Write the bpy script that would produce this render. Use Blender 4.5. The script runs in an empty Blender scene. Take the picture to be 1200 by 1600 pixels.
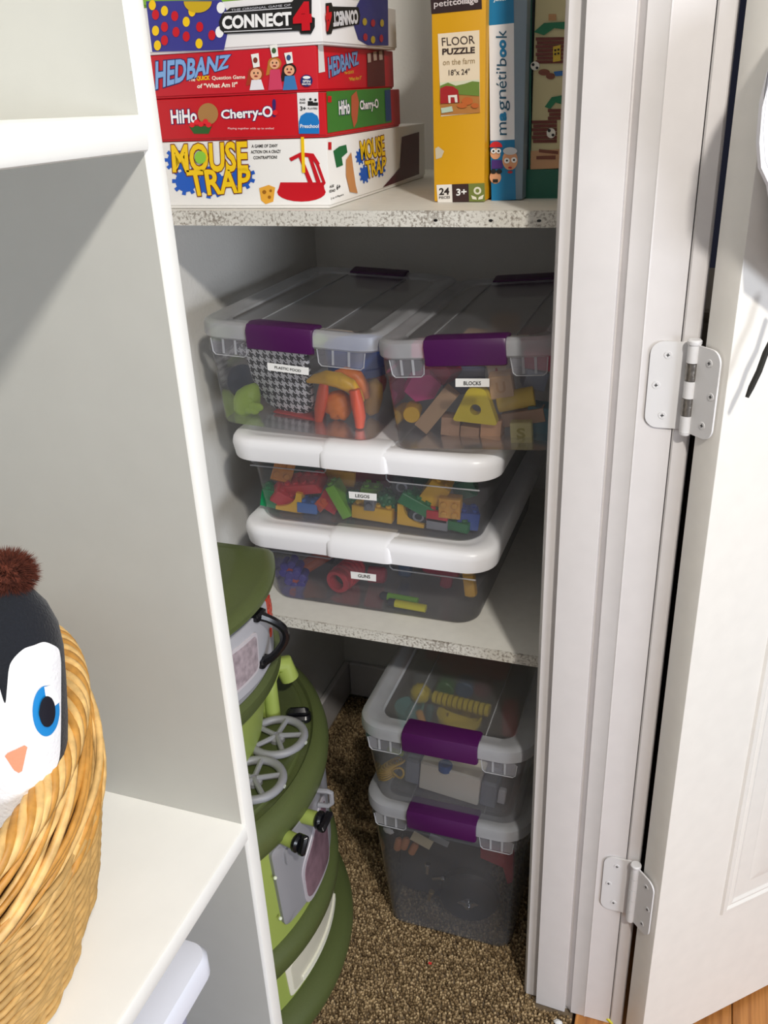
import bpy, math, random
from math import sin, cos, pi, radians
from mathutils import Vector, Matrix, Euler
from mathutils.bvhtree import BVHTree
from mathutils.geometry import delaunay_2d_cdt
random.seed(7)
S = bpy.context.scene
COL = S.collection

# ---------------------------------------------------------------- camera, world, lights
CAM = Vector((0, 0, 1.30))
PITCH, YAW, ROLL, FPX = 0.4435529, 0.3532940, -0.0442754, 1382.49
FW = Vector((-sin(YAW)*cos(PITCH), cos(YAW)*cos(PITCH), -sin(PITCH)))
_r = FW.cross(Vector((0, 0, 1))).normalized(); _u = _r.cross(FW)
RT = _r*cos(ROLL) + _u*sin(ROLL); UP = -_r*sin(ROLL) + _u*cos(ROLL)
cam = bpy.data.objects.new('camera', bpy.data.cameras.new('camera')); COL.objects.link(cam)
cam.data.sensor_fit = 'VERTICAL'; cam.data.sensor_height = 32; cam.data.lens = 32*FPX/1600
cam.data.clip_start = 0.02
cam.matrix_world = Matrix.Translation(CAM) @ Matrix((RT, UP, -FW)).transposed().to_4x4()
S.camera = cam

w = bpy.data.worlds.new('world'); S.world = w; w.use_nodes = True
w.node_tree.nodes['Background'].inputs[0].default_value = (0.95, 0.95, 1.0, 1)
w.node_tree.nodes['Background'].inputs[1].default_value = 0.27

def area(name, loc, target, size, power, col):
    l = bpy.data.lights.new(name, 'AREA'); l.shape = 'DISK'; l.size = size; l.energy = power; l.color = col
    o = bpy.data.objects.new(name, l); COL.objects.link(o); o.location = loc
    o.rotation_euler = (Vector(target)-Vector(loc)).to_track_quat('-Z', 'Y').to_euler(); return o
area('assumed_ceiling_lamp', (0.68, -0.52, 2.33), (-0.3, 0.9, 0.9), 0.13, 27, (1.0, 0.95, 0.87))  # unseen main lamp, its place assumed from where the shadows fall
area('assumed_daylight_fill', (2.5, -1.15, 1.0), (-0.4, 0.8, 0.5), 1.1, 46, (0.84, 0.90, 1.0))  # assumed low bluish daylight: area light added to brighten the cubby and bins
S.view_settings.view_transform = 'Standard'; S.view_settings.look = 'None'
S.view_settings.gamma = 1; S.view_settings.exposure = 0.26
S.view_settings.use_curve_mapping = False
try:
    S.cycles.transparent_max_bounces = 32; S.cycles.max_bounces = 10
except Exception: pass

# ---------------------------------------------------------------- geometry helpers
def ray(px, py): return FW + RT*((px-600)/FPX) - UP*((py-800)/FPX)
def atY(px, py, Y): d = ray(px, py); return CAM + d*(Y/d.y)
def atZ(px, py, Z): d = ray(px, py); return CAM + d*((Z-CAM.z)/d.z)
def atX(px, py, X): d = ray(px, py); return CAM + d*(X/d.x)

class MB:
    def __init__(s): s.v = []; s.f = []
    def add(s, V, F, T=None):
        n = len(s.v)
        s.v += [tuple(T @ Vector(p)) if T else tuple(p) for p in V]
        s.f += [tuple(i+n for i in f) for f in F]; return s
    def loft(s, loops, cap0=True, cap1=True, T=None, closed=True):
        n = len(loops[0]); V = [p for l in loops for p in l]; F = []
        for k in range(len(loops)-1):
            for i in range(n if closed else n-1):
                j = (i+1) % n; F.append((k*n+i, k*n+j, (k+1)*n+j, (k+1)*n+i))
        if cap0: F.append(tuple(range(n))[::-1])
        if cap1: F.append(tuple((len(loops)-1)*n+i for i in range(n)))
        return s.add(V, F, T)
    def box(s, c, d, T=None, b=0.0):
        x, y, z = (k/2 for k in d)
        if b <= 0:
            V = [(c[0]+i*x, c[1]+j*y, c[2]+k*z) for k in (-1, 1) for j in (-1, 1) for i in (-1, 1)]
            return s.add(V, [(0, 2, 3, 1), (4, 5, 7, 6), (0, 1, 5, 4), (2, 6, 7, 3), (0, 4, 6, 2), (1, 3, 7, 5)], T)
        L = []
        for dz, ins in ((-z, b), (-z+b, 0), (z-b, 0), (z, b)):
            L.append([(c[0]+p[0], c[1]+p[1], c[2]+dz) for p in rr2(2*(x-ins), 2*(y-ins), max(b*0.99-ins*0.5, b*0.3), 2)])
        return s.loft(L, T=T)
    def tube(s, P, r, n=8, closed=False, T=None, cap=True):
        P = [Vector(p) for p in P]; L = []; N = len(P); up = None
        R = r if isinstance(r, (list, tuple)) else [r]*N
        for i, p in enumerate(P):
            a = P[(i-1) % N] if (closed or i > 0) else p; b = P[(i+1) % N] if (closed or i < N-1) else p
            t = (b-a).normalized()
            if up is None: up = Vector((0, 0, 1)) if abs(t.z) < 0.9 else Vector((1, 0, 0))
            x = up.cross(t)
            if x.length < 1e-5: x = Vector((1, 0, 0)).cross(t)
            x.normalize(); y = t.cross(x); up = y
            L.append([tuple(p + x*(R[i]*cos(2*pi*k/n)) + y*(R[i]*sin(2*pi*k/n))) for k in range(n)])
        if closed: L.append(L[0])
        return s.loft(L, cap and not closed, cap and not closed, T)
    def lathe(s, prof, n=32, T=None, a0=0, a1=2*pi):
        full = abs(a1-a0-2*pi) < 1e-6; m = n if full else n+1
        L = [[(r*cos(a0+(a1-a0)*i/n), r*sin(a0+(a1-a0)*i/n), z) for i in range(m)] for r, z in prof]
        return s.loft(L, True, True, T, closed=full)
    def cyl(s, c, r, h, n=24, T=None, b=0.0):
        M = Matrix.Translation(c); M = T @ M if T else M
        return s.lathe([(r-b, -h/2), (r, -h/2+b), (r, h/2-b), (r-b, h/2)] if b else [(r, -h/2), (r, h/2)], n, M)
    def ball(s, c, r, sc=(1, 1, 1), n=16, m=10, T=None, bump=0, seed=0):
        rnd = random.Random(seed); V = [(c[0], c[1], c[2]-r*sc[2])]; F = []
        ph = [(rnd.uniform(3, 7), rnd.uniform(0, 6), rnd.uniform(3, 7), rnd.uniform(0, 6)) for _ in range(4)]
        for k in range(1, m):
            e = -pi/2+pi*k/m
            for i in range(n):
                a = 2*pi*i/n; q = (cos(e)*cos(a), cos(e)*sin(a), sin(e)); g = 1
                if bump: g += bump*sum(sin(A*q[0]*2+B)*sin(C*q[2]*2+D+q[1]*A) for A, B, C, D in ph)/2
                V.append((c[0]+r*sc[0]*q[0]*g, c[1]+r*sc[1]*q[1]*g, c[2]+r*sc[2]*q[2]*g))
        V.append((c[0], c[1], c[2]+r*sc[2])); t = len(V)-1
        for i in range(n):
            j = (i+1) % n; F.append((0, 1+j, 1+i)); F.append((t, 1+(m-2)*n+i, 1+(m-2)*n+j))
            for k in range(m-2): F.append((1+k*n+i, 1+k*n+j, 1+(k+1)*n+j, 1+(k+1)*n+i))
        return s.add(V, F, T)
    def prism(s, poly, a, b, axis='z', T=None):
        def q(p, h): return (p[0], p[1], h) if axis == 'z' else (p[0], h, p[1]) if axis == 'y' else (h, p[0], p[1])
        return s.loft([[q(p, a) for p in poly], [q(p, b) for p in poly]], T=T)
    def mesh(s, name, angle=38):
        me = bpy.data.meshes.new(name); me.from_pydata(s.v, [], s.f); me.update()
        for p in me.polygons: p.use_smooth = True
        try: me.set_sharp_from_angle(angle=radians(angle))
        except Exception: pass
        return me
    def obj(s, name, mat, parent=None, T=None, angle=38):
        import bmesh
        me = s.mesh(name, angle); bm = bmesh.new(); bm.from_mesh(me)
        bmesh.ops.recalc_face_normals(bm, faces=bm.faces); bm.to_mesh(me); bm.free()
        o = bpy.data.objects.new(name, me); COL.objects.link(o); me.materials.append(mat)
        if parent: o.parent = parent
        if T: o.matrix_basis = T
        return o

def rr2(w, d, r, n=6):
    r = max(min(r, w/2-1e-5, d/2-1e-5), 1e-5); P = []
    for cx, cy, a in ((w/2-r, d/2-r, 0), (-w/2+r, d/2-r, 90), (-w/2+r, -d/2+r, 180), (w/2-r, -d/2+r, 270)):
        for i in range(n+1):
            t = radians(a+90*i/n); P.append((cx+r*cos(t), cy+r*sin(t)))
    return P
def rr3(w, d, r, z, cx=0, cy=0, n=6): return [(x+cx, y+cy, z) for x, y in rr2(w, d, r, n)]

def tag(o, label=None, cat=None, group=None, kind=None):
    if label: o['label'] = label
    if cat: o['category'] = cat
    if group: o['group'] = group
    if kind: o['kind'] = kind
    return o
def empty(name, loc, rz=0, label=None, cat=None, group=None, kind=None):
    o = bpy.data.objects.new(name, None); COL.objects.link(o); o.empty_display_size = 0.02
    o.location = loc; o.rotation_euler = (0, 0, rz); tag(o, label, cat, group, kind); return o
def MW(o):
    m = Matrix.LocRotScale(o.location, o.rotation_euler, o.scale)
    return MW(o.parent) @ m if o.parent else m
def TR(loc, rot=(0, 0, 0), sc=(1, 1, 1)): return Matrix.LocRotScale(Vector(loc), Euler([radians(a) for a in rot]), Vector(sc))
def solo(mb, name, mat, label, cat, group=None, angle=38):
    """one mesh that is one thing; its origin is moved to its centre"""
    c = sum((Vector(v) for v in mb.v), Vector())/len(mb.v); zmin = min(v[2] for v in mb.v); c.z = zmin
    mb.v = [tuple(Vector(v)-c) for v in mb.v]
    o = mb.obj(name, mat, angle=angle); o.location = c; return tag(o, label, cat, group)

# decals: thin prints glued on a real surface
def bvh(o):
    m = MW(o); me = o.data
    return BVHTree.FromPolygons([m @ v.co for v in me.vertices], [tuple(p.vertices) for p in me.polygons])
def flat_in(root, name, mat, polys_world, nrm_off, parent=None):
    inv = MW(parent or root).inverted(); mb = MB()
    for V, F in polys_world: mb.add([inv @ p for p in V], F)
    me = mb.mesh(name); o = bpy.data.objects.new(name, me); COL.objects.link(o); me.materials.append(mat)
    o.parent = parent or root; return o
def tri2d(poly, step=None):
    pts = [Vector(p) for p in poly]
    if step:
        P = []
        for i, p in enumerate(pts):
            q = pts[(i+1) % len(pts)]; k = max(1, int((q-p).length/step))
            P += [p+(q-p)*(j/k) for j in range(k)]
        pts = P; n = len(pts)
        x0 = min(p.x for p in pts); x1 = max(p.x for p in pts); y0 = min(p.y for p in pts); y1 = max(p.y for p in pts)
        ins = []; y = y0+step/2
        while y < y1:
            x = x0+step/2
            while x < x1:
                c = False
                for i in range(n):
                    a, b = pts[i], pts[i-1]
                    if (a.y > y) != (b.y > y) and x < (b.x-a.x)*(y-a.y)/(b.y-a.y)+a.x: c = not c
                if c: ins.append(Vector((x, y)))
                x += step
            y += step
        allp = pts+ins
    else: n = len(pts); allp = pts
    r = delaunay_2d_cdt(allp, [], [list(range(n))], 1, 1e-6)
    return r[0], r[2]
class Surf:
    """projects picture points on an existing face so that a print lies on it"""
    def __init__(s, root, tgt=None, axis=None, val=0, off=0.0006):
        s.root = root; s.off = off; s.axis = axis; s.val = val
        if tgt: s.b = bvh(tgt)
        else: s.M = MW(root); s.I = s.M.inverted()
    def pt(s, px, py, lay=1):
        d = ray(px, py)
        if s.axis:
            o = s.I @ CAM; e = s.I.to_3x3() @ d; i = 'xyz'.index(s.axis[-1]); sg = -1 if s.axis[0] == '-' else 1
            q = o + e*((s.val+sg*s.off*lay-o[i])/e[i]); return s.M @ q
        h = s.b.ray_cast(CAM, d.normalized())
        if h[0] is None: return None
        n = h[1] if h[1].dot(d) < 0 else -h[1]
        return h[0]+n*s.off*lay
    def poly(s, name, mat, polys, lay=1, step=None, parent=None):
        out = []
        if len(polys) > 1: return [s.poly(name, mat, [P], lay+.1*i_, step, parent) for i_, P in enumerate(polys)]
        for P in polys:
            V, F = tri2d(P, step); W = [s.pt(p[0], p[1], lay) for p in V]
            if any(w is None for w in W):
                F = [f for f in F if all(W[i] is not None for i in f)]; W = [w or Vector() for w in W]
            out.append((W, [tuple(f) for f in F]))
        return flat_in(s.root, name, mat, out, 0, parent)
    def text(s, name, mat, items, lay=1, parent=None):
        out = []
        if len(items) > 1: return [s.text(name, mat, [it], lay, parent) for it in items]
        for it in items:
            txt, quad = it[0], it[1]; bold = it[2] if len(it) > 2 else 0; grow = it[3] if len(it) > 3 else 0
            V, F = text2d(txt, bold, grow)
            (ax, ay), (bx, by), (cx, cy), (dx, dy) = quad; W = []
            for u, v in V:   # v up
                tx = ax+(bx-ax)*u; ty = ay+(by-ay)*u; qx = dx+(cx-dx)*u; qy = dy+(cy-dy)*u
                W.append(s.pt(qx+(tx-qx)*v, qy+(ty-qy)*v, lay))
            if all(w is not None for w in W): out.append((W, F))
        return flat_in(s.root, name, mat, out, 0, parent)
_tc = {}
def _tm(txt, off):
    k = (txt, off)
    if k not in _tc:
        c = bpy.data.curves.new('t', 'FONT'); c.body = txt; c.size = 1; c.offset = off; c.resolution_u = 3
        o = bpy.data.objects.new('t', c); COL.objects.link(o); bpy.context.view_layer.update()
        me = bpy.data.meshes.new_from_object(o.evaluated_get(bpy.context.evaluated_depsgraph_get()))
        _tc[k] = ([(v.co.x, v.co.y) for v in me.vertices], [tuple(p.vertices) for p in me.polygons])
        bpy.data.objects.remove(o); bpy.data.meshes.remove(me); bpy.data.curves.remove(c)
    return _tc[k]
def text2d(txt, bold=0, grow=0):
    V0, _ = _tm(txt, bold); V, F = _tm(txt, bold+grow)
    x0 = min(v[0] for v in V0); x1 = max(v[0] for v in V0); y0 = min(v[1] for v in V0); y1 = max(v[1] for v in V0)
    return [((x-x0)/(x1-x0), (y-y0)/(y1-y0)) for x, y in V], F
def R4(x0, y0, x1, y1): return [(x0, y0), (x1, y0), (x1, y1), (x0, y1)]
def circ(cx, cy, rx, ry=None, n=20, a0=0, a1=360):
    ry = ry or rx
    m = n if a1-a0 >= 360 else n+1
    return [(cx+rx*cos(radians(a0+(a1-a0)*i/n)), cy+ry*sin(radians(a0+(a1-a0)*i/n))) for i in range(m)]
def gear(cx, cy, r, t=9, d=0.2, sq=1):
    P = []
    for i in range(t):
        for f, k in ((0, 1-d), (0.25, 1-d), (0.3, 1+d*0.3), (0.7, 1+d*0.3), (0.75, 1-d)):
            a = 2*pi*(i+f)/t; P.append((cx+r*k*cos(a)*sq, cy+r*k*sin(a)))
    return P

# ---------------------------------------------------------------- materials
def srgb(c):
    if isinstance(c, str):
        c = c.lstrip('#'); c = [int(c[i:i+2], 16)/255 for i in (0, 2, 4)]
    return tuple(x/12.92 if x <= 0.04045 else ((x+0.055)/1.055)**2.4 for x in c)+(1,)
_mc = {}
def mat(c, rough=0.5, bump=0.0, scale=60, var=0.0, metal=0, spec=0.5, name=None, sheen=0, alpha=1):
    k = (str(c), rough, bump, scale, var, metal, spec, sheen, alpha)
    if k in _mc: return _mc[k]
    m = bpy.data.materials.new(name or 'surface_'+str(c).strip('#')); m.use_nodes = True; nt = m.node_tree
    b = nt.nodes['Principled BSDF']; b.inputs['Base Color'].default_value = srgb(c)
    b.inputs['Roughness'].default_value = rough; b.inputs['Metallic'].default_value = metal
    b.inputs['Specular IOR Level'].default_value = spec; b.inputs['Alpha'].default_value = alpha
    if sheen: b.inputs['Sheen Weight'].default_value = sheen
    if bump or var:
        tc = nt.nodes.new('ShaderNodeTexCoord'); nz = nt.nodes.new('ShaderNodeTexNoise')
        nz.inputs['Scale'].default_value = scale; nz.inputs['Detail'].default_value = 4
        nt.links.new(tc.outputs['Object'], nz.inputs['Vector'])
        if bump:
            bp = nt.nodes.new('ShaderNodeBump'); bp.inputs['Strength'].default_value = bump; bp.inputs['Distance'].default_value = 0.002
            nt.links.new(nz.outputs['Fac'], bp.inputs['Height']); nt.links.new(bp.outputs[0], b.inputs['Normal'])
        if var:
            hs = nt.nodes.new('ShaderNodeHueSaturation'); hs.inputs['Color'].default_value = srgb(c)
            mr = nt.nodes.new('ShaderNodeMapRange'); mr.inputs[1].default_value = 0.3; mr.inputs[2].default_value = 0.7
            mr.inputs[3].default_value = 1-var; mr.inputs[4].default_value = 1+var
            nt.links.new(nz.outputs['Fac'], mr.inputs[0]); nt.links.new(mr.outputs[0], hs.inputs['Value'])
            nt.links.new(hs.outputs[0], b.inputs['Base Color'])
    _mc[k] = m; return m
def clear(name, fog, col='#e8eaf0', rough=0.18, gloss=1.0):
    m = bpy.data.materials.new(name); m.use_nodes = True; nt = m.node_tree; N = nt.nodes; L = nt.links
    for n in list(N): N.remove(n)
    out = N.new('ShaderNodeOutputMaterial'); tr = N.new('ShaderNodeBsdfTransparent'); tr.inputs[0].default_value = (0.96, 0.965, 0.975, 1)
    df = N.new('ShaderNodeBsdfDiffuse'); df.inputs[0].default_value = srgb(col)
    tl = N.new('ShaderNodeBsdfTranslucent'); tl.inputs[0].default_value = srgb(col)
    gl = N.new('ShaderNodeBsdfGlossy'); gl.inputs['Roughness'].default_value = rough
    m1 = N.new('ShaderNodeMixShader'); m1.inputs[0].default_value = 0.2; L.new(df.outputs[0], m1.inputs[1]); L.new(tl.outputs[0], m1.inputs[2])
    m2 = N.new('ShaderNodeMixShader'); L.new(tr.outputs[0], m2.inputs[1]); L.new(m1.outputs[0], m2.inputs[2])
    tc = N.new('ShaderNodeTexCoord'); nz = N.new('ShaderNodeTexNoise'); nz.inputs['Scale'].default_value = 14; L.new(tc.outputs['Object'], nz.inputs['Vector'])
    mr = N.new('ShaderNodeMapRange'); mr.inputs[1].default_value = 0.3; mr.inputs[2].default_value = 0.7
    mr.inputs[3].default_value = fog*0.85; mr.inputs[4].default_value = fog*1.15; L.new(nz.outputs['Fac'], mr.inputs[0]); L.new(mr.outputs[0], m2.inputs[0])
    fr = N.new('ShaderNodeFresnel'); fr.inputs[0].default_value = 1.35
    mm = N.new('ShaderNodeMath'); mm.operation = 'MULTIPLY'; mm.inputs[1].default_value = gloss; L.new(fr.outputs[0], mm.inputs[0])
    m3 = N.new('ShaderNodeMixShader'); L.new(mm.outputs[0], m3.inputs[0]); L.new(m2.outputs[0], m3.inputs[1]); L.new(gl.outputs[0], m3.inputs[2])
    L.new(m3.outputs[0], out.inputs[0]); return m
def speckle(name, base, dark, scale=300, thr=0.56, rough=0.6):
    m = bpy.data.materials.new(name); m.use_nodes = True; nt = m.node_tree; b = nt.nodes['Principled BSDF']
    tc = nt.nodes.new('ShaderNodeTexCoord'); nz = nt.nodes.new('ShaderNodeTexNoise'); nz.inputs['Scale'].default_value = scale
    nz.inputs['Detail'].default_value = 3; nz.inputs['Roughness'].default_value = 0.65
    n2 = nt.nodes.new('ShaderNodeTexNoise'); n2.inputs['Scale'].default_value = 14
    cr = nt.nodes.new('ShaderNodeValToRGB'); cr.color_ramp.elements[0].position = thr-0.04; cr.color_ramp.elements[0].color = srgb(base)
    cr.color_ramp.elements[1].position = thr+0.12; cr.color_ramp.elements[1].color = srgb(dark)
    ad = nt.nodes.new('ShaderNodeMath'); ad.operation = 'MULTIPLY_ADD'; ad.inputs[1].default_value = 0.35; ad.inputs[2].default_value = -0.17
    a2 = nt.nodes.new('ShaderNodeMath'); a2.operation = 'ADD'
    for n in (nz, n2): nt.links.new(tc.outputs['Object'], n.inputs['Vector'])
    nt.links.new(n2.outputs['Fac'], ad.inputs[0]); nt.links.new(ad.outputs[0], a2.inputs[0]); nt.links.new(nz.outputs['Fac'], a2.inputs[1])
    nt.links.new(a2.outputs[0], cr.inputs[0]); nt.links.new(cr.outputs[0], b.inputs['Base Color'])
    bp = nt.nodes.new('ShaderNodeBump'); bp.inputs['Strength'].default_value = 0.6; bp.inputs['Distance'].default_value = 0.001; bp.invert = True
    nt.links.new(nz.outputs['Fac'], bp.inputs['Height']); nt.links.new(bp.outputs[0], b.inputs['Normal'])
    b.inputs['Roughness'].default_value = rough; return m
def houndstooth(name, cell):
    m = bpy.data.materials.new(name); m.use_nodes = True; nt = m.node_tree; N = nt.nodes; L = nt.links; b = N['Principled BSDF']
    tc = N.new('ShaderNodeTexCoord'); sp = N.new('ShaderNodeSeparateXYZ'); L.new(tc.outputs['Object'], sp.inputs[0])
    def mth(op, a, bb=None):
        n = N.new('ShaderNodeMath'); n.operation = op
        for i, q in enumerate((a, bb)):
            if q is None: continue
            if isinstance(q, (int, float)): n.inputs[i].default_value = q
            else: L.new(q, n.inputs[i])
        return n.outputs[0]
    X = mth('FLOOR', mth('MULTIPLY', mth('ADD', sp.outputs[0], 1.0), 1/cell)); Z = mth('FLOOR', mth('MULTIPLY', mth('ADD', sp.outputs[2], 1.0), 1/cell))
    cx = mth('LESS_THAN', mth('FLOORED_MODULO', X, 8), 3.5); cz = mth('LESS_THAN', mth('FLOORED_MODULO', Z, 8), 3.5)
    tw = mth('LESS_THAN', mth('FLOORED_MODULO', mth('ADD', X, Z), 4), 1.5)
    v = mth('ADD', mth('MULTIPLY', cx, tw), mth('MULTIPLY', cz, mth('SUBTRACT', 1, tw)))
    mx = N.new('ShaderNodeMix'); mx.data_type = 'RGBA'; mx.inputs[6].default_value = srgb('#e6e6ea'); mx.inputs[7].default_value = srgb('#15171c')
    L.new(v, mx.inputs[0]); L.new(mx.outputs[2], b.inputs['Base Color']); b.inputs['Roughness'].default_value = 0.9; return m
def grainy(name, c1, c2, sx=4, sy=60, rough=0.45, coord='Object'):
    m = bpy.data.materials.new(name); m.use_nodes = True; nt = m.node_tree; N = nt.nodes; L = nt.links; b = N['Principled BSDF']
    tc = N.new('ShaderNodeTexCoord'); mp = N.new('ShaderNodeMapping'); mp.inputs['Scale'].default_value = (sy, sx, sy)
    nz = N.new('ShaderNodeTexNoise'); nz.inputs['Scale'].default_value = 1.5; nz.inputs['Detail'].default_value = 5
    oi = N.new('ShaderNodeObjectInfo'); L.new(tc.outputs[coord], mp.inputs[0]); L.new(mp.outputs[0], nz.inputs['Vector'])
    cr = N.new('ShaderNodeValToRGB'); cr.color_ramp.elements[0].position = 0.3; cr.color_ramp.elements[0].color = srgb(c1)
    cr.color_ramp.elements[1].position = 0.7; cr.color_ramp.elements[1].color = srgb(c2)
    L.new(nz.outputs['Fac'], cr.inputs[0]); hs = N.new('ShaderNodeHueSaturation')
    mr = N.new('ShaderNodeMapRange'); mr.inputs[3].default_value = 0.8; mr.inputs[4].default_value = 1.15
    L.new(oi.outputs['Random'], mr.inputs[0]); L.new(mr.outputs[0], hs.inputs['Value']); L.new(cr.outputs[0], hs.inputs['Color'])
    L.new(hs.outputs[0], b.inputs['Base Color']); b.inputs['Roughness'].default_value = rough; return m

WALL = mat('#d9d7d2', 0.7, 0.25, 180, name='closet_wall_paint')
TRIM = mat('#d5d1d0', 0.35, 0.06, 40, 0.02, name='glossy_trim_paint_dimmed')  # darker than the door: the trims' weaker light is put into this colour
CUB = mat('#f2f2ee', 0.45, 0.12, 25, 0.015, name='white_shelf_paint')
SHELF = mat('#e2e0d8', 0.5, 0.15, 60, 0.03, name='shelf_board_paint')
EDGE = speckle('painted_particleboard_edge', '#d6d3ca', '#8d857a', 260, 0.53)
CARPET = mat('#8a7a66', 0.95, 0.3, 200, 0.25, name='carpet_base')
WHITE = mat('#f4f4f4', 0.4); BLACK = mat('#0c0c0e', 0.3); INK = mat('#151515', 0.6)
WALLCLEAR = clear('clear_bin_plastic', 0.08, '#f0eff8', gloss=.7); MILKY = clear('milky_bin_plastic', 0.11, '#eef0f8', gloss=.8); FROST = clear('frosted_lid_plastic', 0.17, '#f0eff8', rough=0.3, gloss=.6)
RIMC = clear('frosted_rim_plastic', 0.42, '#eceef4', 0.3)
PURPLE = mat('#450e4a', 0.38, 0.05, 300, name='purple_latch_plastic')
LIDW = mat('#f1f1f4', 0.33, 0.03, 200, name='white_lid_plastic')

# ---------------------------------------------------------------- room shell
def struct(mb, name, m, parent=None, label=None):
    o = mb.obj(name, m, parent)
    if not parent: o['kind'] = 'structure'
    if label: o['label'] = label
    return o
struct(MB().box((-0.62, 0.35, -0.06), (1.10, 2.5, 0.1)), 'floor', CARPET, label='brown carpet base inside the closet')
struct(MB().box((-0.755, 1.11, 1.2), (0.10, 1.0, 2.44)), 'wall_left', WALL, label='left closet wall beside the shelves')
struct(MB().box((-0.4, 1.65, 1.2), (0.8, 0.10, 2.44)), 'wall_back', WALL, label='back closet wall behind the shelves')
struct(MB().box((-0.0695, 1.42, 1.2), (0.115, 0.95, 2.44)), 'wall_right', WALL, label='closet wall behind the door casing')
struct(MB().box((-0.2, 0.7, 2.47), (2.6, 2.0, 0.06)), 'ceiling', mat('#e6e4df', 0.8, 0.3, 120), label='white ceiling above the closet')
struct(MB().box((-1.35, 0.35, 1.2), (0.06, 2.6, 2.44)), 'wall_rear_left', WALL, label='white wall behind the shelf unit')
struct(MB().box((0.6, 2.65, 1.2), (1.6, 0.1, 2.44)), 'wall_hall', mat('#15182e', 0.8), label='dark navy wall seen through the door gap')
ds = empty('shade_block', (0.10, 1.42, 0), 0, 'dark brown block added for the shaded hall floor behind the open door', 'shade_block')
DBR = mat('#2b1d18', 0.6)  # dark block added where the hall floor lies in the door's shade
MB().box((0, 0, .465), (.20, .40, .92), b=.004).obj('cabinet_body', DBR, ds)
for k in range(3): MB().box((0, -.203, .16+.30*k), (.185, .010, .28), b=.003).obj('drawer', DBR, ds)
tb_ = empty('keepsake_box', (0.09, 1.40, 0.9255), 0, 'plain beige box on the dark block behind the door', 'box')
MB().box((0, 0, .04), (.17, .30, .08), b=.004).obj('box_body', mat('#8f8475', .6), tb_)
MB().box((0, 0, .088), (.175, .305, .016), b=.004).obj('box_lid', mat('#8f8475', .6), tb_)
struct(MB().box((-0.698, 1.115, 0.045), (0.013, 0.96, 0.09), b=0.003), 'baseboard_left', TRIM, label='white baseboard along the left closet wall')
struct(MB().box((-0.41, 1.593, 0.045), (0.56, 0.013, 0.09), b=0.003), 'baseboard_back', TRIM, label='white baseboard along the back closet wall')

# door casing, jamb and stop: profiles in plan, extruded upwards
def plan(pts, z0=0.0, z1=2.05): return MB().prism(pts, z0, z1)
cas = [(-0.127, 1.000), (-0.1335, 1.000), (-0.139, 0.990), (-0.1475, 0.965), (-0.149, 0.955), (-0.1475, 0.9485), (-0.144, 0.9445), (-0.127, 0.9445)]
struct(plan(cas), 'trim_1', TRIM, label='rounded white casing edge on the closet side of the doorway')
jam = [(-0.127, 1.0), (-0.127, 0.9445), (-0.1265, 0.933), (-0.0835, 0.931), (-0.0818, 0.9315), (-0.0814, 0.9420), (-0.0800, 0.9420),
       (-0.0745, 0.9365), (-0.0728, 0.9335), (-0.0535, 0.9335), (-0.052, 0.9325), (-0.050, 0.9335), (-0.0148, 0.9335), (-0.0148, 1.0)]
struct(plan(jam), 'trim_2', TRIM, label='white door jamb board with a moulded stop')
hal = [(-0.0138, 1.01), (-0.0138, 0.934), (-0.012, 0.9325), (0.0015, 0.9325), (0.0035, 0.9345), (0.0045, 0.94), (0.002, 0.97), (-0.003, 1.005)]
struct(plan(hal), 'trim_3', TRIM, label='narrow white casing strip on the hall side of the doorway')

# hall floor boards
hf = empty('floor_hall', (0, 0, 0), kind='structure', label='strip wood floor under the open door')
OAK = grainy('honey_oak_boards', '#8a5527', '#c98b4c', 3, 70)
MB().box((0.5, 1.2, -0.03), (1.14, 3.2, 0.03)).obj('subfloor', mat('#3b2a1c', 0.9), hf)
pm = MB().box((0, 0, 0), (0.0555, 0.60, 0.014), b=0.0012).mesh('plank')
pm.materials.append(OAK)
for i in range(12):
    for k in range(5):
        o = bpy.data.objects.new('plank', pm); COL.objects.link(o); o.parent = hf
        o.location = (-0.037+0.057*i, 0.0+0.605*k+(0.23*i % 0.6)-0.3, -0.008)

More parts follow.
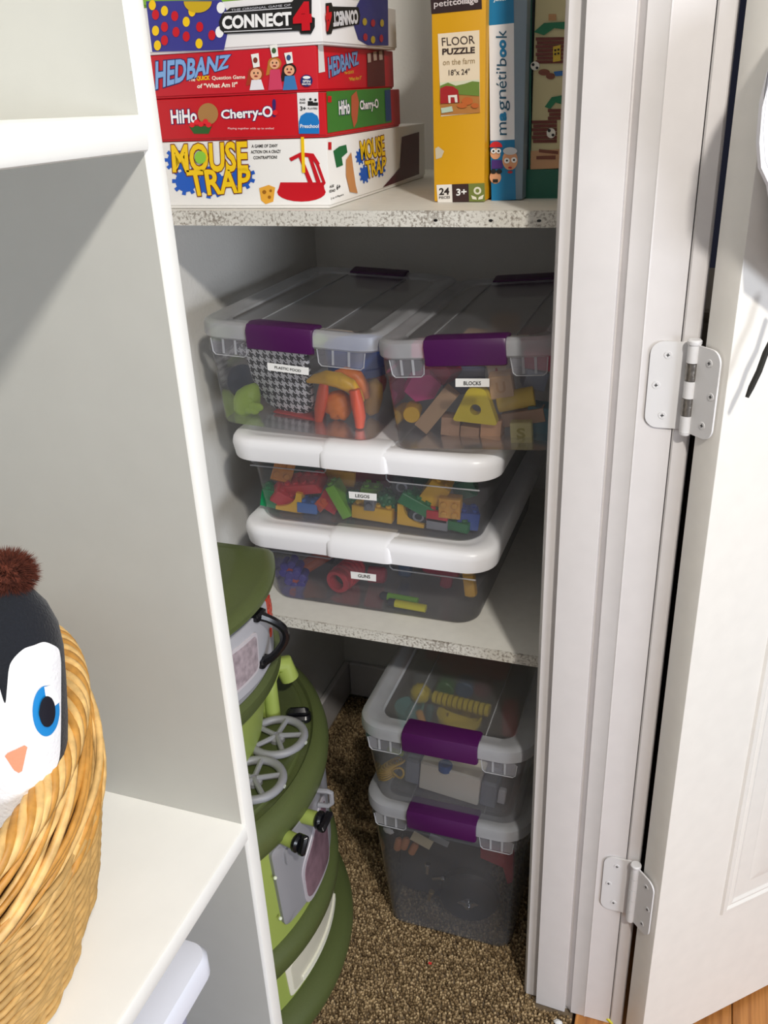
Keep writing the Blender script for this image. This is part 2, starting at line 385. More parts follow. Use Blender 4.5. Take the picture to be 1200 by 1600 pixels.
# ---------------------------------------------------------------- carpet pile
def pile():
    rnd = random.Random(3); V = []; F = []
    def tuft(x, y, r, h):
        n = len(V); a = rnd.uniform(0, 6.3); lx, ly = rnd.uniform(-.4, .4)*r, rnd.uniform(-.4, .4)*r
        for k in range(4): V.append((x+r*cos(a+k*pi/2), y+r*sin(a+k*pi/2), -0.010))
        for k in range(4): V.append((x+lx+r*1.05*cos(a+.5+k*pi/2), y+ly+r*1.05*sin(a+.5+k*pi/2), -0.010+h*0.75))
        V.append((x+lx*1.6, y+ly*1.6, -0.010+h))
        for k in range(4):
            j = (k+1) % 4; F.append((n+k, n+j, n+4+j, n+4+k)); F.append((n+4+k, n+4+j, n+8))
    st = 0.0042
    y = 0.62
    while y < 1.585:
        x = -0.69
        while x < -0.072:
            if not (x > -0.13 and y > 0.928) and not ((x+.77)**2+(y-.875)**2 < 0.28**2):
                tuft(x+rnd.uniform(-1, 1)*st*.45, y+rnd.uniform(-1, 1)*st*.45, rnd.uniform(.0017, .0027), rnd.uniform(.006, .011))
            x += st
        y += st
    m = bpy.data.materials.new('brown_carpet_tufts'); m.use_nodes = True; nt = m.node_tree; b = nt.nodes['Principled BSDF']
    g = nt.nodes.new('ShaderNodeNewGeometry'); cr = nt.nodes.new('ShaderNodeValToRGB'); e = cr.color_ramp.elements
    e[0].position = 0; e[0].color = srgb('#64513a'); e[1].position = 1; e[1].color = srgb('#c9b088')
    x = e.new(0.35); x.color = srgb('#8e7757'); x = e.new(0.7); x.color = srgb('#ab9370')
    nt.links.new(g.outputs['Random Per Island'], cr.inputs[0]); nt.links.new(cr.outputs[0], b.inputs['Base Color'])
    b.inputs['Roughness'].default_value = 0.95; b.inputs['Specular IOR Level'].default_value = 0.1
    me = bpy.data.meshes.new('carpet_pile'); me.from_pydata(V, [], F); me.materials.append(m)
    o = bpy.data.objects.new('carpet_pile', me); COL.objects.link(o)
    tag(o, 'speckled brown cut-pile carpet tufts covering the closet floor', 'carpet', kind='stuff')
pile()

# ---------------------------------------------------------------- closet shelves
def shelf(z, th, label):
    r = empty('closet_shelf', (-0.416, 1.03, z-th), 0, label, 'shelf')
    MB().box((0, 0.287, th/2), (0.574, 0.566, th)).obj('board', SHELF, r)
    e = MB().box((0, 0.002, th/2), (0.574, 0.004, th)).obj('front_edge', EDGE, r); e['label'] = 'rough speckled particleboard front edge'
    for x in (0.116, 0.181, 0.236):
        if z > 1: MB().cyl((0, 0, 0), 0.0016, 0.0008, 8, TR((x, -0.0002, th*0.42), (90, 0, 0), (1.6, 1, 1))).obj('nail_hole', BLACK, r)
    return r
shelf(1.173, 0.018, 'upper white particleboard closet shelf carrying the game boxes')
shelf(0.579, 0.016, 'lower white particleboard closet shelf carrying the toy bins')

# ---------------------------------------------------------------- white cubby unit on the left
cu = empty('shelf_unit', (-0.382, 0.587, 0), 0, 'white painted cubby unit with rounded shelf edges at left', 'shelf unit')
def nosed(x0, x1, y0, y1, z0, z1, r=0.006):   # board whose +x edge is eased
    prof = [(x0, z0), (x1-r, z0), (x1-r*.3, z0+r*.3), (x1, z0+r), (x1, z1-r), (x1-r*.3, z1-r*.3), (x1-r, z1), (x0, z1)]
    return MB().loft([[(p[0], y0, p[1]) for p in prof], [(p[0], y1, p[1]) for p in prof]])
pr = [(-0.46, 0.0), (-0.003, 0.0), (-0.0008, 0.001), (0, 0.004), (0, 0.016), (-0.0008, 0.019), (-0.003, 0.020), (-0.46, 0.020)]
CUBG = mat('#b9b9b3', 0.55, 0.12, 25, 0.015, name='greyish_panel')  # side panels a darker grey than the white edges and shelves
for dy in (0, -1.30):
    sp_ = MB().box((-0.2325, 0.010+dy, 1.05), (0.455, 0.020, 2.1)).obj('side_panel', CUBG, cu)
    e_ = MB().prism([(x if x > -.01 else -.005, y+dy) for x, y in pr], 0, 2.1).obj('front_edge', CUB, sp_); e_['label'] = 'white rounded front edge'
MB().box((-0.465, -0.64, 1.05), (0.01, 1.32, 2.1)).obj('back_panel', CUB, cu)
for z0, z1 in ((1.268, 1.292), (0.605, 0.628), (0.07, 0.092), (1.85, 1.872)):
    nosed(-0.46, 0.0, -1.28, 0.0, z0, z1, 0.004).obj('shelf', CUB, cu)

# lidded bin in the bottom compartment
LAV = clear('pale_lavender_bin_plastic', 0.8, '#c9cdf2', 0.3); LAVW = mat('#e6eaf6', 0.3, name='bluish_white_lid')
lb = empty('storage_bin', (-0.552, 0.262, 0.0925), 0, 'pale lavender storage bin with white lid under the cubby shelf', 'bin')
L = [rr3(0.25, 0.42, 0.03, 0), rr3(0.255, 0.43, 0.03, 0.003), rr3(0.29, 0.47, 0.03, 0.43)]
MB().loft(L, True, False).obj('bin_body', LAV, lb)
L = [rr3(0.315, 0.49, 0.018, 0.415), rr3(0.325, 0.50, 0.020, 0.42), rr3(0.325, 0.50, 0.020, 0.440), rr3(0.318, 0.493, 0.018, 0.446), rr3(0.30, 0.475, 0.025, 0.448),
     rr3(0.27, 0.445, 0.022, 0.448)]
MB().loft(L, True, True).obj('lid', LAVW, lb)

# ---------------------------------------------------------------- open panel door with hinges
DA = math.atan2(0.682, 0.731)
dr = empty('door_1', (0.033, 0.895, 0), DA, kind='structure', label='open white panel door at right')
DOORP = mat('#e9e6e0', 0.35, 0.06, 40, 0.02, name='glossy_door_paint_lit')  # lighter copy of the trim paint; the door's stronger light is in it
MB().box((0.38, 0.0175, 1.01), (0.76, 0.035, 2.0), b=0.0012).obj('door_slab', DOORP, dr)
PAN = mat('#efece6', 0.35)
def panel(x0, x1, z0, z1):
    def loop(i, y): return [(x0+i, y, z0+i), (x1-i, y, z0+i), (x1-i, y, z1-i), (x0+i, y, z1-i)]
    MB().loft([loop(0, 0.0), loop(0.002, -0.0035), loop(0.008, -0.0035), loop(0.012, -0.001), loop(0.017, -0.0025), loop(0.022, -0.0004)], False, True).obj('panel_moulding', DOORP, dr, angle=15)
    MB().loft([loop(0.045, -0.0005), loop(0.062, -0.004)], False, True).obj('raised_panel', DOORP, dr, angle=15)
panel(0.115, 0.345, 0.235, 0.86); panel(0.415, 0.645, 0.235, 0.86); panel(0.115, 0.345, 1.03, 1.60); panel(0.415, 0.645, 1.03, 1.60)
panel(0.115, 0.345, 1.70, 1.90); panel(0.415, 0.645, 1.70, 1.90)
STEEL = mat('#8d8882', 0.35, 0.3, 200, 0.2, metal=0.9); HP = mat('#dcdbdc', 0.4, 0.05, 60)
INVD = MW(dr).inverted()
def hinge(zc, h, bare, label):
    hg = bpy.data.objects.new('hinge', None); COL.objects.link(hg); hg.parent = dr; hg.empty_display_size = .02
    hg.matrix_basis = INVD @ Matrix.Translation((-0.0012, 0.9235, zc-h/2)); hg['label'] = label
    def leaf(wd, T, flip):
        r = 0.013; P = [(0, 0)]
        P += [(wd-r+r*sin(radians(a)), r-r*cos(radians(a))) for a in range(0, 91, 15)]
        P += [(wd-r+r*cos(radians(a)), h-r+r*sin(radians(a))) for a in range(0, 91, 15)]; P += [(0, h)]
        if flip: P = [(-x, z) for x, z in P]
        lf = MB().prism(P, 0, 0.0022, 'y').obj('leaf', HP, hg, T)
        for fx, fz in ((0.55, 0.85), (0.78, 0.5), (0.55, 0.15)):
            x = wd*fx*(-1 if flip else 1); z = h*fz
            mb = MB().lathe([(0.0001, 0.0), (0.0038, 0.0002), (0.0042, -0.0003)], 14, TR((x, -0.0004, z), (90, 0, 0)))
            mb.obj('screw', HP, hg, T)
            mb = MB().box((x, -0.0008, z), (0.0035, 0.0004, 0.0007), None).box((x, -0.0008, z), (0.0007, 0.0004, 0.0035)); mb.obj('screw_slot', INK, hg, T)
    leaf(0.039, Matrix.Translation((-0.003, 0.0073, 0)), True)
    # right leaf lies on the door's hinge edge
    a = math.atan2(0.895-0.9215, 0.033-0.008)
    leaf(0.031, Matrix.Translation((0.0042, -0.0040, 0)) @ Matrix.Rotation(a, 4, 'Z'), False)
    seg = h/5
    for i in range(5):
        MB().cyl((0, 0, seg*(i+.5)), 0.0062, seg-0.0006, 18).obj('knuckle', STEEL if (bare and i in (1, 3)) else HP, hg)
    MB().lathe([(0.0067, h), (0.0072, h+0.001), (0.0072, h+0.004), (0.006, h+0.0052)], 18).obj('pin_head', HP, hg)
    MB().lathe([(0.005, -0.003), (0.0062, -0.001), (0.0062, 0)], 18).obj('pin_tip', HP, hg)
hinge(1.012, 0.093, True, 'painted butt hinge with bare steel knuckles'); hinge(0.292, 0.099, False, 'lower hinge painted white all over'); hinge(1.80, 0.093, False, 'top hinge')

# white cloth bag and black cord hanging on the door
def doorpt(px, py, off):   # point in front of the door face
    I = INVD; o = I @ CAM; e = I.to_3x3() @ ray(px, py); return MW(dr) @ (o+e*((-off-o.y)/e.y))
BAG = mat('#e9e8ee', 0.85, 0.3, 120, 0.03)
bg = empty('cloth_bag', doorpt(1225, 300, 0.03), DA, 'white cloth bag with a grey seam hanging over the door face', 'bag')
IB = MW(bg).inverted()
outl = [(1205, 88), (1196, 120), (1186, 160), (1181, 220), (1184, 262), (1197, 290), (1202, 320), (1206, 420), (1300, 500), (1340, 60), (1240, 20)]
def bagloop(off, k):
    c = Vector((1250, 260)); return [tuple(IB @ doorpt(*(c+(Vector(p)-c)*k), off)) for p in outl]
MB().loft([bagloop(0.006, 0.93), bagloop(0.018, 1.0), bagloop(0.032, 1.0), bagloop(0.045, 0.92)]).obj('bag_body', BAG, bg, angle=80)
MB().tube([IB @ doorpt(x, y, 0.044) for x, y in ((1203, 105), (1197, 140), (1191, 200), (1194, 250), (1207, 285))], 0.0011, 6).obj('seam', mat('#77777c', 0.8), bg)
mb = MB().tube([doorpt(x, y, o) for x, y, o in ((1228, 470, .03), (1212, 520, .03), (1196, 552, .03), (1186, 580, .03), (1174, 605, .03), (1167, 621, .03))], [.0028]*5+[.0018], 8)
solo(mb, 'cord', mat('#22211d', 0.8), 'black cord end dangling in front of the white door', 'cord')

# ---------------------------------------------------------------- game boxes on the upper shelf
ZT = 1.1735
def gbox(name, loc, rz, W, D, H, cols, label, cat='game box', group='board games stacked on the upper shelf', lid=True):
    r = empty(name, loc, rz, label, cat, group)
    if lid:
        MB().box((W/2, D/2, H*0.04), (W-0.003, D-0.003, H*0.08), b=0.0008).obj('box_base', mat(cols[0], 0.45), r)
        MB().box((W/2, D/2, H*0.52), (W, D, H*0.96-0.0006), b=0.0009).obj('box_lid', mat(cols[0], 0.4), r)
    else: MB().box((W/2, D/2, H/2), (W, D, H-0.0004), b=0.0012).obj('box_body', mat(cols[0], 0.4), r)
    r.location -= Matrix.Rotation(rz, 3, 'Z') @ Vector((W, 0, 0))   # loc is the near right corner
    return r, Surf(r, axis='-y', val=0), Surf(r, axis='+x', val=W)
RED = mat('#c81222', 0.4); YEL = mat('#f2c713', 0.4); BLU = mat('#1c58b8', 0.4); LBL = mat('#7fa9dc', 0.4); CREAM = mat('#efe3c8', 0.5)
GRN = mat('#3f9a3a', 0.4); DGR = mat('#0d5f4c', 0.4); BRN = mat('#5a2f22', 0.5); ORG = mat('#d9702a', 0.4); NAV = mat('#2a2f7c', 0.4); TAN = mat('#d8a875', 0.6)
VIO = mat('#3a2468', 0.4)

# 1 mouse trap
r, f, s = gbox('game_box', (-0.438, 1.047, ZT), 0.0, 0.262, 0.40, 0.0795, ['#eceae6'], 'white board game box with big yellow letters and blue gears, bottom of the game stack')
f.poly('gear_print', BLU, [gear(277, 250, 19), gear(291, 283, 21), gear(378, 276, 20), gear(330, 285, 24)], 1)
f.text('title_outline', mat('#7a2a14', .4), [('MOUSE', [(267, 226), (386, 220), (388, 268), (270, 270)], .03, .028), ('TRAP', [(290, 266), (392, 262), (390, 300), (300, 307)], .03, .028)], 2)
f.text('title_lettering', YEL, [('MOUSE', [(267, 226), (386, 220), (388, 268), (270, 270)], .03), ('TRAP', [(290, 266), (392, 262), (390, 300), (300, 307)], .03)], 3)
f.poly('title_swirl', mat('#8bc53f', .4), [circ(313, 246, 9, 10)], 4)
f.text('small_lettering', INK, [('A GAME OF ZANY', [(393, 226), (434, 225), (434, 230), (393, 231)], .02), ('ACTION ON A CRAZY', [(392, 235), (439, 234), (439, 239), (392, 240)], .02),
        ('CONTRAPTION!', [(396, 244), (433, 243), (433, 248), (396, 249)], .02)], 1)
f.poly('cage_base_print', RED, [circ(471, 300, 38, 15), [(438, 285), (505, 285), (508, 300), (434, 300)]], 1)
f.poly('cage_bar_print', RED, [[(484, 292), (466, 243), (470, 240), (490, 288)], [(496, 290), (481, 243), (485, 240), (501, 284)], [(506, 290), (492, 252), (496, 250), (509, 286)],
        [(452, 247), (470, 238), (490, 240), (500, 256), (494, 257), (486, 246), (470, 244), (455, 252)]], 2)
f.poly('cage_pole_print', YEL, [[(470, 214), (475, 214), (477, 270), (472, 270)]], 3)
f.poly('cheese_print', mat('#e8a93a', .4), [[(405, 294), (420, 289), (430, 293), (427, 315), (415, 319), (408, 313)]], 1)
f.poly('cheese_hole_print', mat('#9c6418', .4), [circ(413, 300, 3), circ(421, 308, 2.5), circ(423, 298, 2)], 2)
s.poly('gear_print', BLU, [gear(563, 245, 12, 9, .2, .6), gear(594, 262, 14, 9, .2, .6), gear(570, 272, 14, 9, .2, .6)], 1)
s.text('title_outline', mat('#7a2a14', .4), [('MOUSE', [(562, 221), (600, 211), (602, 243), (565, 250)], .03, .035), ('TRAP', [(570, 252), (604, 244), (602, 268), (574, 279)], .03, .035)], 2)
s.text('title_lettering', YEL, [('MOUSE', [(562, 221), (600, 211), (602, 243), (565, 250)], .03), ('TRAP', [(570, 252), (604, 244), (602, 268), (574, 279)], .03)], 3)
s.text('age_lettering', INK, [('AGE', [(515, 290), (522, 288), (522, 292), (515, 294)], .02), ('EDAD', [(515, 297), (524, 295), (524, 299), (515, 301)], .02), ('6+', [(526, 289), (532, 287), (532, 295), (526, 297)], .03),
        ('2 to 4 Players', [(517, 309), (537, 302), (537, 306), (517, 313)], .01)], 1)
s.poly('logo_print', RED, [R4(513, 222, 518, 234)], 1)
s.poly('picture_print', mat('#4a1620', .4), [[(598, 293), (625, 262), (628, 214), (655, 206), (655, 272)]], 1)
s.poly('figure_print', mat('#1f6b3d', .4), [[(521, 236), (530, 229), (541, 226), (543, 238), (534, 246), (536, 258), (526, 262)]], 1)
s.poly('figure_print', mat('#c98a52', .4), [[(541, 250), (549, 238), (552, 262), (556, 290), (559, 302), (547, 300), (541, 275)]], 2)

# 2 hi ho cherry-o
r, f, s = gbox('game_box', (-0.437, 1.047, ZT+0.0800), 0.0, 0.262, 0.278, 0.0485, ['#c5101f'], 'red board game box with white cherry lettering and a blue corner label')
f.text('title_outline', VIO, [('HiHo', [(266, 172), (307, 170), (308, 192), (268, 194)], .035, .04), ('Cherry-O', [(345, 172), (425, 165), (427, 188), (346, 190)], .035, .04)], 1)
f.text('title_lettering', WHITE, [('HiHo', [(266, 172), (307, 170), (308, 192), (268, 194)], .03), ('Cherry-O', [(345, 172), (425, 165), (427, 188), (346, 190)], .03)], 2)
f.text('exclamation_mark', VIO, [('!', [(425, 155), (431, 154), (432, 182), (426, 184)], .04)], 1)
f.poly('bowl_print', mat('#2f5f2a', .4), [[(295, 197), (331, 197), (326, 209), (303, 209)]], 1)
f.poly('cherry_print', mat('#e0202c', .4), [circ(x, y, 4.2) for x, y in ((300, 195), (307, 191), (314, 194), (321, 190), (326, 195), (430, 176))], 2)
f.poly('fruit_picture', mat('#a97b46', .4), [circ(325, 178, 16, 17)], 1)
f.text('small_lettering', mat('#f3c8c8', .4), [('Playing together adds up to smiles!', [(356, 199), (428, 199), (428, 203), (356, 203)], .01)], 1)
f.poly('label_print', mat('#eceaea', .4), [[(464, 145), (497, 144), (499, 209), (467, 209)]], 1)
f.poly('label_blue_print', mat('#1b79c4', .4), [[(467, 209), (467, 190), (470, 181), (478, 176), (488, 176), (496, 181), (499, 190), (499, 209)]], 2)
f.text('label_lettering', WHITE, [('Preschool', [(469, 194), (498, 194), (498, 200), (469, 200)], .02)], 3)
f.text('age_lettering', INK, [('AGE', [(468, 154), (477, 154), (477, 157), (468, 157)], .02), ('EDAD', [(468, 159), (477, 159), (477, 162), (468, 162)], .02), ('3+', [(469, 166), (478, 166), (478, 173), (469, 173)], .03), ('PLAYERS', [(481, 168), (496, 168), (496, 171), (481, 171)], .01)], 2)
f.poly('players_print', INK, [circ(485, 155, 2), circ(493, 156, 2), [(481, 158), (489, 158), (489, 160), (497, 160), (497, 165), (481, 165)]], 2)
s.poly('side_print', mat('#3f7d33', .4), [[(510, 143), (610, 137), (612, 191), (512, 208)]], 1)
s.poly('logo_print', RED, [R4(512, 150, 518, 160)], 2)
s.text('title_outline', VIO, [('HiHo', [(529, 158), (546, 155), (547, 178), (530, 180)], .035, .04), ('Cherry-O', [(562, 157), (591, 154), (592, 173), (563, 176)], .035, .04)], 2)
s.text('title_lettering', WHITE, [('HiHo', [(529, 158), (546, 155), (547, 178), (530, 180)], .03), ('Cherry-O', [(562, 157), (591, 154), (592, 173), (563, 176)], .03)], 3)
s.poly('fruit_picture', mat('#b85a3c', .4), [[(549, 150), (557, 142), (561, 160), (558, 190), (553, 200), (549, 180)]], 2)
s.poly('label_blue_print', mat('#27406e', .4), [[(601, 141), (610, 140), (612, 188), (603, 190)]], 2)

# 3 hedbanz
r, f, s = gbox('game_box', (-0.444, 1.047, ZT+0.1288), 0.0, 0.256, 0.275, 0.0480, ['#c61a2a'], 'red board game box with pale blue slanted lettering, third from the bottom of the stack')
Q = [(243, 96), (361, 85), (357, 106), (243, 140)]
f.text('title_outline', mat('#1c2d6a', .4), [('HEDBANZ', Q, .035, .03)], 1); f.text('title_lettering', LBL, [('HEDBANZ', Q, .035)], 2)
f.text('small_lettering', mat('#f6e9d8', .4), [('The', [(294, 121), (305, 121), (305, 127), (294, 127)], .02), ('Question Game', [(331, 119), (383, 117), (383, 124), (331, 126)], .02), ('of "What Am I?"', [(308, 131), (371, 128), (371, 136), (308, 138)], .03)], 1)
f.text('yellow_lettering', YEL, [('QUICK', [(307, 119), (328, 118), (328, 126), (307, 127)], .04)], 1)
HAIR = ('#a3361c', '#b9772e', '#2a1a16')
for k, (x, y, rr_) in enumerate(((400, 114, 10), (429, 98, 8.5), (452, 108, 9))):
    f.poly('hair_print', mat(HAIR[k], .5), [circ(x, y+1, rr_*1.25, rr_*1.15), [(x-rr_*1.2, y), (x-rr_*.4, y), (x-rr_*.7, y+18), (x-rr_*1.6, y+20)]], 1)
    f.poly('face_print', mat('#e9ad84', .5), [circ(x, y+2, rr_*.9)], 2)
    f.poly('eye_print', INK, [circ(x-3, y, 1.1, 1.6, 8), circ(x+3, y, 1.1, 1.6, 8)], 3)
    f.poly('mouth_print', mat('#8c1f22', .5), [circ(x, y+5, 3, 1.2, 8)], 3)
    f.poly('card_print', mat('#f0efe9', .5), [[(x-8, y-29+k*2), (x+4, y-31+k*2), (x+6, y-10), (x-4, y-8)]], 3)
    f.poly('card_picture', mat(('#7b3524', '#3b5c33', '#34507e')[k], .5), [circ(x-1, y-20+k, 3.4, 4.4)], 4)
    f.poly('shirt_print', mat(('#e8e5ea', '#cf3f62', '#3a78b4')[k], .5), [[(x-10, 141), (x-7, y+11), (x+8, y+10), (x+13, 140)]], 2)
f.poly('logo_print', mat('#252a6a', .4), [circ(479, 126, 9.5)], 3)
f.poly('logo_swirl', WHITE, [circ(479, 121, 6, 2.4)], 4)
f.text('logo_lettering', WHITE, [('SPIN', [(473, 125), (485, 125), (485, 129), (473, 129)], .02), ('MASTER', [(472, 130), (486, 130), (486, 133), (472, 133)], .02)], 4)
s.poly('strip_print', mat('#e9e7e6', .4), [[(497, 70), (505, 70), (508, 112), (498, 114)]], 1)
Q = [(512, 90), (559, 80), (561, 100), (514, 122)]
s.text('title_outline', mat('#1c2d6a', .4), [('HEDBANZ', Q, .035, .03)], 1); s.text('title_lettering', mat('#7496c4', .4), [('HEDBANZ', Q, .035)], 2)
s.text('small_lettering', mat('#e0b83a', .4), [('The QUICK', [(538, 112), (553, 110), (553, 115), (538, 117)], .02), ('"What Am I?"', [(545, 121), (565, 118), (565, 124), (545, 127)], .02)], 1)
s.poly('picture_print', mat('#5b2b2a', .5), [[(573, 84), (600, 78), (602, 134), (574, 136)]], 1)
s.poly('card_print', mat('#b9a49a', .5), [[(574, 84), (579, 83), (580, 97), (575, 98)], [(583, 81), (588, 80), (589, 94), (584, 95)], [(592, 80), (597, 79), (598, 93), (593, 94)]], 2)

# 4 connect 4
r, f, s = gbox('game_box', (-0.434, 1.045, ZT+0.1770), 0.0, 0.264, 0.265, 0.0500, ['#eae8e8'], 'white and violet board game box with dotted ends, near the top of the stack')
f.poly('violet_print', mat('#39398c', .4), [[(228, 2), (346, 0), (356, 20), (356, 50), (350, 78), (238, 81)]], 1)
dots = []; 
for x, y, c in ((273, 25, 0), (291, 34, 1), (312, 42, 0), (291, 57, 0), (311, 68, 1), (257, 17, 1), (275, 50, 0), (274, 72, 1), (257, 42, 0), (243, 23, 0), (257, 63, 0), (243, 48, 1), (246, 71, 1), (331, 55, 0), (330, 72, 1), (238, 8, 1), (300, 18, 1)):
    dots.append((x, y, 5.6, 8.0, c))
for k, m_ in enumerate((RED, YEL, WHITE)):
    P = [circ(x, y, a, b, 14) for x, y, a, b, c in dots if (c == k if k < 2 else False) and y < 72]
    if k == 2: P = [circ(345, 12, 6.5, 9, 14), circ(343, 50, 6.5, 9, 14)]
    f.poly('disc_print', m_, P, 2)
f.poly('plume_print', mat('#caa81a', .4), [circ(309, 2, 22, 18, 16, 0, 180)], 3)
lg = [(342, 34), (347, 22), (360, 12), (456, 3), (462, -4), (487, -4), (487, 26), (492, 28), (492, 42), (486, 53), (470, 53), (468, 48), (352, 53), (344, 46)]
f.poly('logo_outline', INK, [lg], 3)
f.poly('logo_line', mat('#cfcfd4', .4), [[(350, 19), (456, 11), (456, 12.5), (350, 20.5)], [(350, 49), (456, 44), (456, 45.5), (350, 50.5)]], 4)
f.text('logo_lettering', WHITE, [('CONNECT', [(347, 25), (455, 18), (456, 40), (347, 46)], .045)], 5)
f.text('number_lettering', RED, [('4', [(457, 3), (486, 2), (488, 47), (458, 49)], .09)], 6)
f.text('top_lettering', mat('#b9b9c0', .4), [('THE ORIGINAL GAME OF', [(361, 14), (454, 6), (454, 9.5), (361, 17.5)], .01)], 5)
s.poly('violet_print', mat('#333478', .4), [[(560, 62), (553, 40), (556, 12), (566, -8), (606, -8), (607, 71), (575, 71)]], 1)
s.poly('disc_print', mat('#a32430', .4), [circ(571, 58, 3.5, 6, 12), circ(583, 36, 3.5, 6, 12), circ(596, 60, 3, 6, 12)], 2)
s.poly('disc_print', mat('#b09a2a', .4), [circ(583, 62, 3.5, 6, 12), circ(570, 34, 3.5, 6, 12), circ(597, 36, 3, 6, 12)], 2)
s.poly('logo_outline', INK, [[(509, 5), (518, 4), (520, 10), (560, 11), (563, 24), (561, 38), (520, 46), (518, 53), (511, 54)]], 2)
s.text('logo_lettering', mat('#d8d8dc', .4), [('CONNECT', [(560, 37), (521, 42), (520, 18), (559, 15)], .06)], 3)
s.text('number_lettering', RED, [('4', [(519, 46), (509, 50), (509, 10), (518, 8)], .07)], 4)
# 5 green box on top
r, f, s = gbox('game_box', (-0.535, 1.05, ZT+0.2275), 0.0, 0.160, 0.24, 0.045, ['#8bbf3a'], 'lime green box end at the very top of the game stack')

# upright boxes on the right of the upper shelf
UG = 'upright boxes on the upper shelf'
r, f, s = gbox('puzzle_box', (-0.262, 1.112, ZT), 0.0, 0.0635, 0.21, 0.30, ['#dfa516'], 'tall yellow floor puzzle box with a barn picture', 'puzzle', UG, False)
f.poly('dark_band_print', mat('#2f1a1c', .5), [[(671, -30), (752, -40), (753, 14), (674, 22)]], 1)
f.text('maker_lettering', mat('#d9cfd0', .5), [('petit', [(678, 2), (707, -1), (707, 12), (678, 14)], .01), ('collage', [(707, -2), (747, -6), (747, 7), (708, 11)], .03)], 2)
f.poly('label_print', mat('#f0dfc4', .5), [[(684, 53), (749, 47), (750, 176), (689, 182)]], 1)
f.text('title_lettering', mat('#3a2a26', .5), [('FLOOR', [(690, 59), (741, 55), (742, 68), (691, 72)], .0), ('PUZZLE', [(691, 76), (742, 73), (742, 83), (691, 86)], .035)], 2)
f.text('subtitle_lettering', mat('#a58f6a', .5), [('on the farm', [(692, 93), (742, 90), (742, 99), (692, 102)], .005)], 2)
f.text('size_lettering', mat('#3a2a26', .5), [('18"x 24"', [(701, 109), (734, 107), (734, 116), (701, 118)], .01)], 2)
f.poly('picture_ground', mat('#b97c3c', .5), [[(688, 141), (749, 137), (750, 176), (689, 180)]], 2)
f.poly('picture_sky', mat('#dfe0c4', .5), [[(687, 129), (749, 124), (749, 137), (688, 141)]], 2)
f.poly('picture_field', mat('#6e8a38', .5), [[(688, 134), (700, 129), (712, 134), (726, 131), (738, 127), (749, 128), (749, 150), (720, 148), (688, 145)]], 3)
f.poly('picture_barn', mat('#a81f22', .5), [[(688, 162), (688, 138), (697, 134), (708, 135), (716, 141), (718, 160)]], 4)
f.poly('picture_pond', mat('#bcd0bb', .5), [[(689, 169), (706, 166), (708, 174), (690, 177)]], 4)
f.poly('picture_fence', mat('#ece6dc', .5), [[(700, 149), (714, 148), (715, 160), (711, 160), (710, 152), (704, 152), (704, 161), (701, 161)]], 5)
f.poly('picture_bush', mat('#c4662b', .5), [circ(730, 158, 9, 6), circ(722, 165, 8, 4), circ(742, 165, 6, 4)], 4)
f.poly('count_label', mat('#efeae4', .5), [[(682, 289), (706, 288), (707, 316), (684, 316)]], 1)
f.poly('age_label', mat('#3a2220', .5), [[(706, 288), (732, 287), (733, 315), (707, 316)]], 1)
f.poly('flower_label', mat('#75803a', .5), [[(732, 287), (757, 286), (758, 315), (733, 315)]], 1)
f.text('count_lettering', mat('#241816', .5), [('24', [(686, 294), (702, 293), (702, 304), (686, 305)], .03), ('PIECES', [(686, 307), (703, 306), (703, 310), (686, 311)], .01)], 2)
f.text('age_lettering', WHITE, [('3+', [(713, 295), (729, 294), (729, 305), (713, 306)], .03)], 2)
f.poly('flower_print', mat('#e8e4d0', .5), [circ(746, 298, 6), [(736, 305), (744, 308), (745, 312), (738, 311)], [(756, 304), (748, 308), (747, 312), (754, 311)]], 2)
f.poly('flower_centre_print', mat('#75803a', .5), [circ(746, 298, 3)], 3)
f.poly('animal_print', mat('#c9bda4', .5), [[(680, 232), (685, 229), (694, 236), (690, 246), (681, 249)]], 1)

r, f, s = gbox('magnetic_book_box', (-0.2185, 1.128, ZT), 0.0, 0.0385, 0.20, 0.27, ['#0e6f9e'], 'slim blue and white upright magnetic book box', 'toy box', UG, False)
r.children[0].data.materials[0] = mat('#7d8e9c', .3)
f.poly('blue_print', mat('#0e78ac', .4), [[(763, -40), (802, -40), (803, 36), (764, 40)], [(766, 220), (804, 218), (806, 312), (768, 314)]], 1)
f.poly('white_print', mat('#e6e8ee', .4), [[(764, 40), (803, 36), (804, 218), (766, 220)]], 1)
f.text('top_lettering', mat('#d8eaf4', .4), [('Junior', [(771, -5), (792, -6), (792, 3), (771, 4)], .03)], 2)
# title runs upwards: text left at bottom
def vert(txt, y0, y1, bold, m_, nm, xl=(777, 791)):
    f.text(nm, m_, [(txt, [(xl[0], y0), (xl[0]-1, y1), (xl[1], y1), (xl[1]+1, y0)], bold)], 2)
TL = mat('#17506e', .4); TB = mat('#0e78ac', .4)
vert('m', 211, 191, 0, TL, 'title_lettering', (781, 791)); vert('a', 189, 175, .05, TB, 'title_lettering', (781, 791)); vert('gn', 173, 140, 0, TL, 'title_lettering', (781, 796))
vert("\u00e9ti", 138, 112, 0, TL, 'title_lettering', (776, 791)); vert("'b", 109, 91, 0, TL, 'title_lettering', (776, 791)); vert('oo', 90, 62, .05, TB, 'title_lettering', (781, 791)); vert('k', 59, 47, 0, TL, 'title_lettering', (775, 791))
f.poly('skin_print', mat('#e0a47c', .5), [circ(774, 240, 8, 9), circ(797, 250, 12, 16), circ(774, 277, 9, 10)], 2)
f.poly('hair_print', mat('#c9ced6', .5), [circ(797, 236, 11, 6)], 3)
f.poly('helmet_print', mat('#d4232c', .5), [circ(775, 230, 10, 9, 16, 180, 360)], 3)
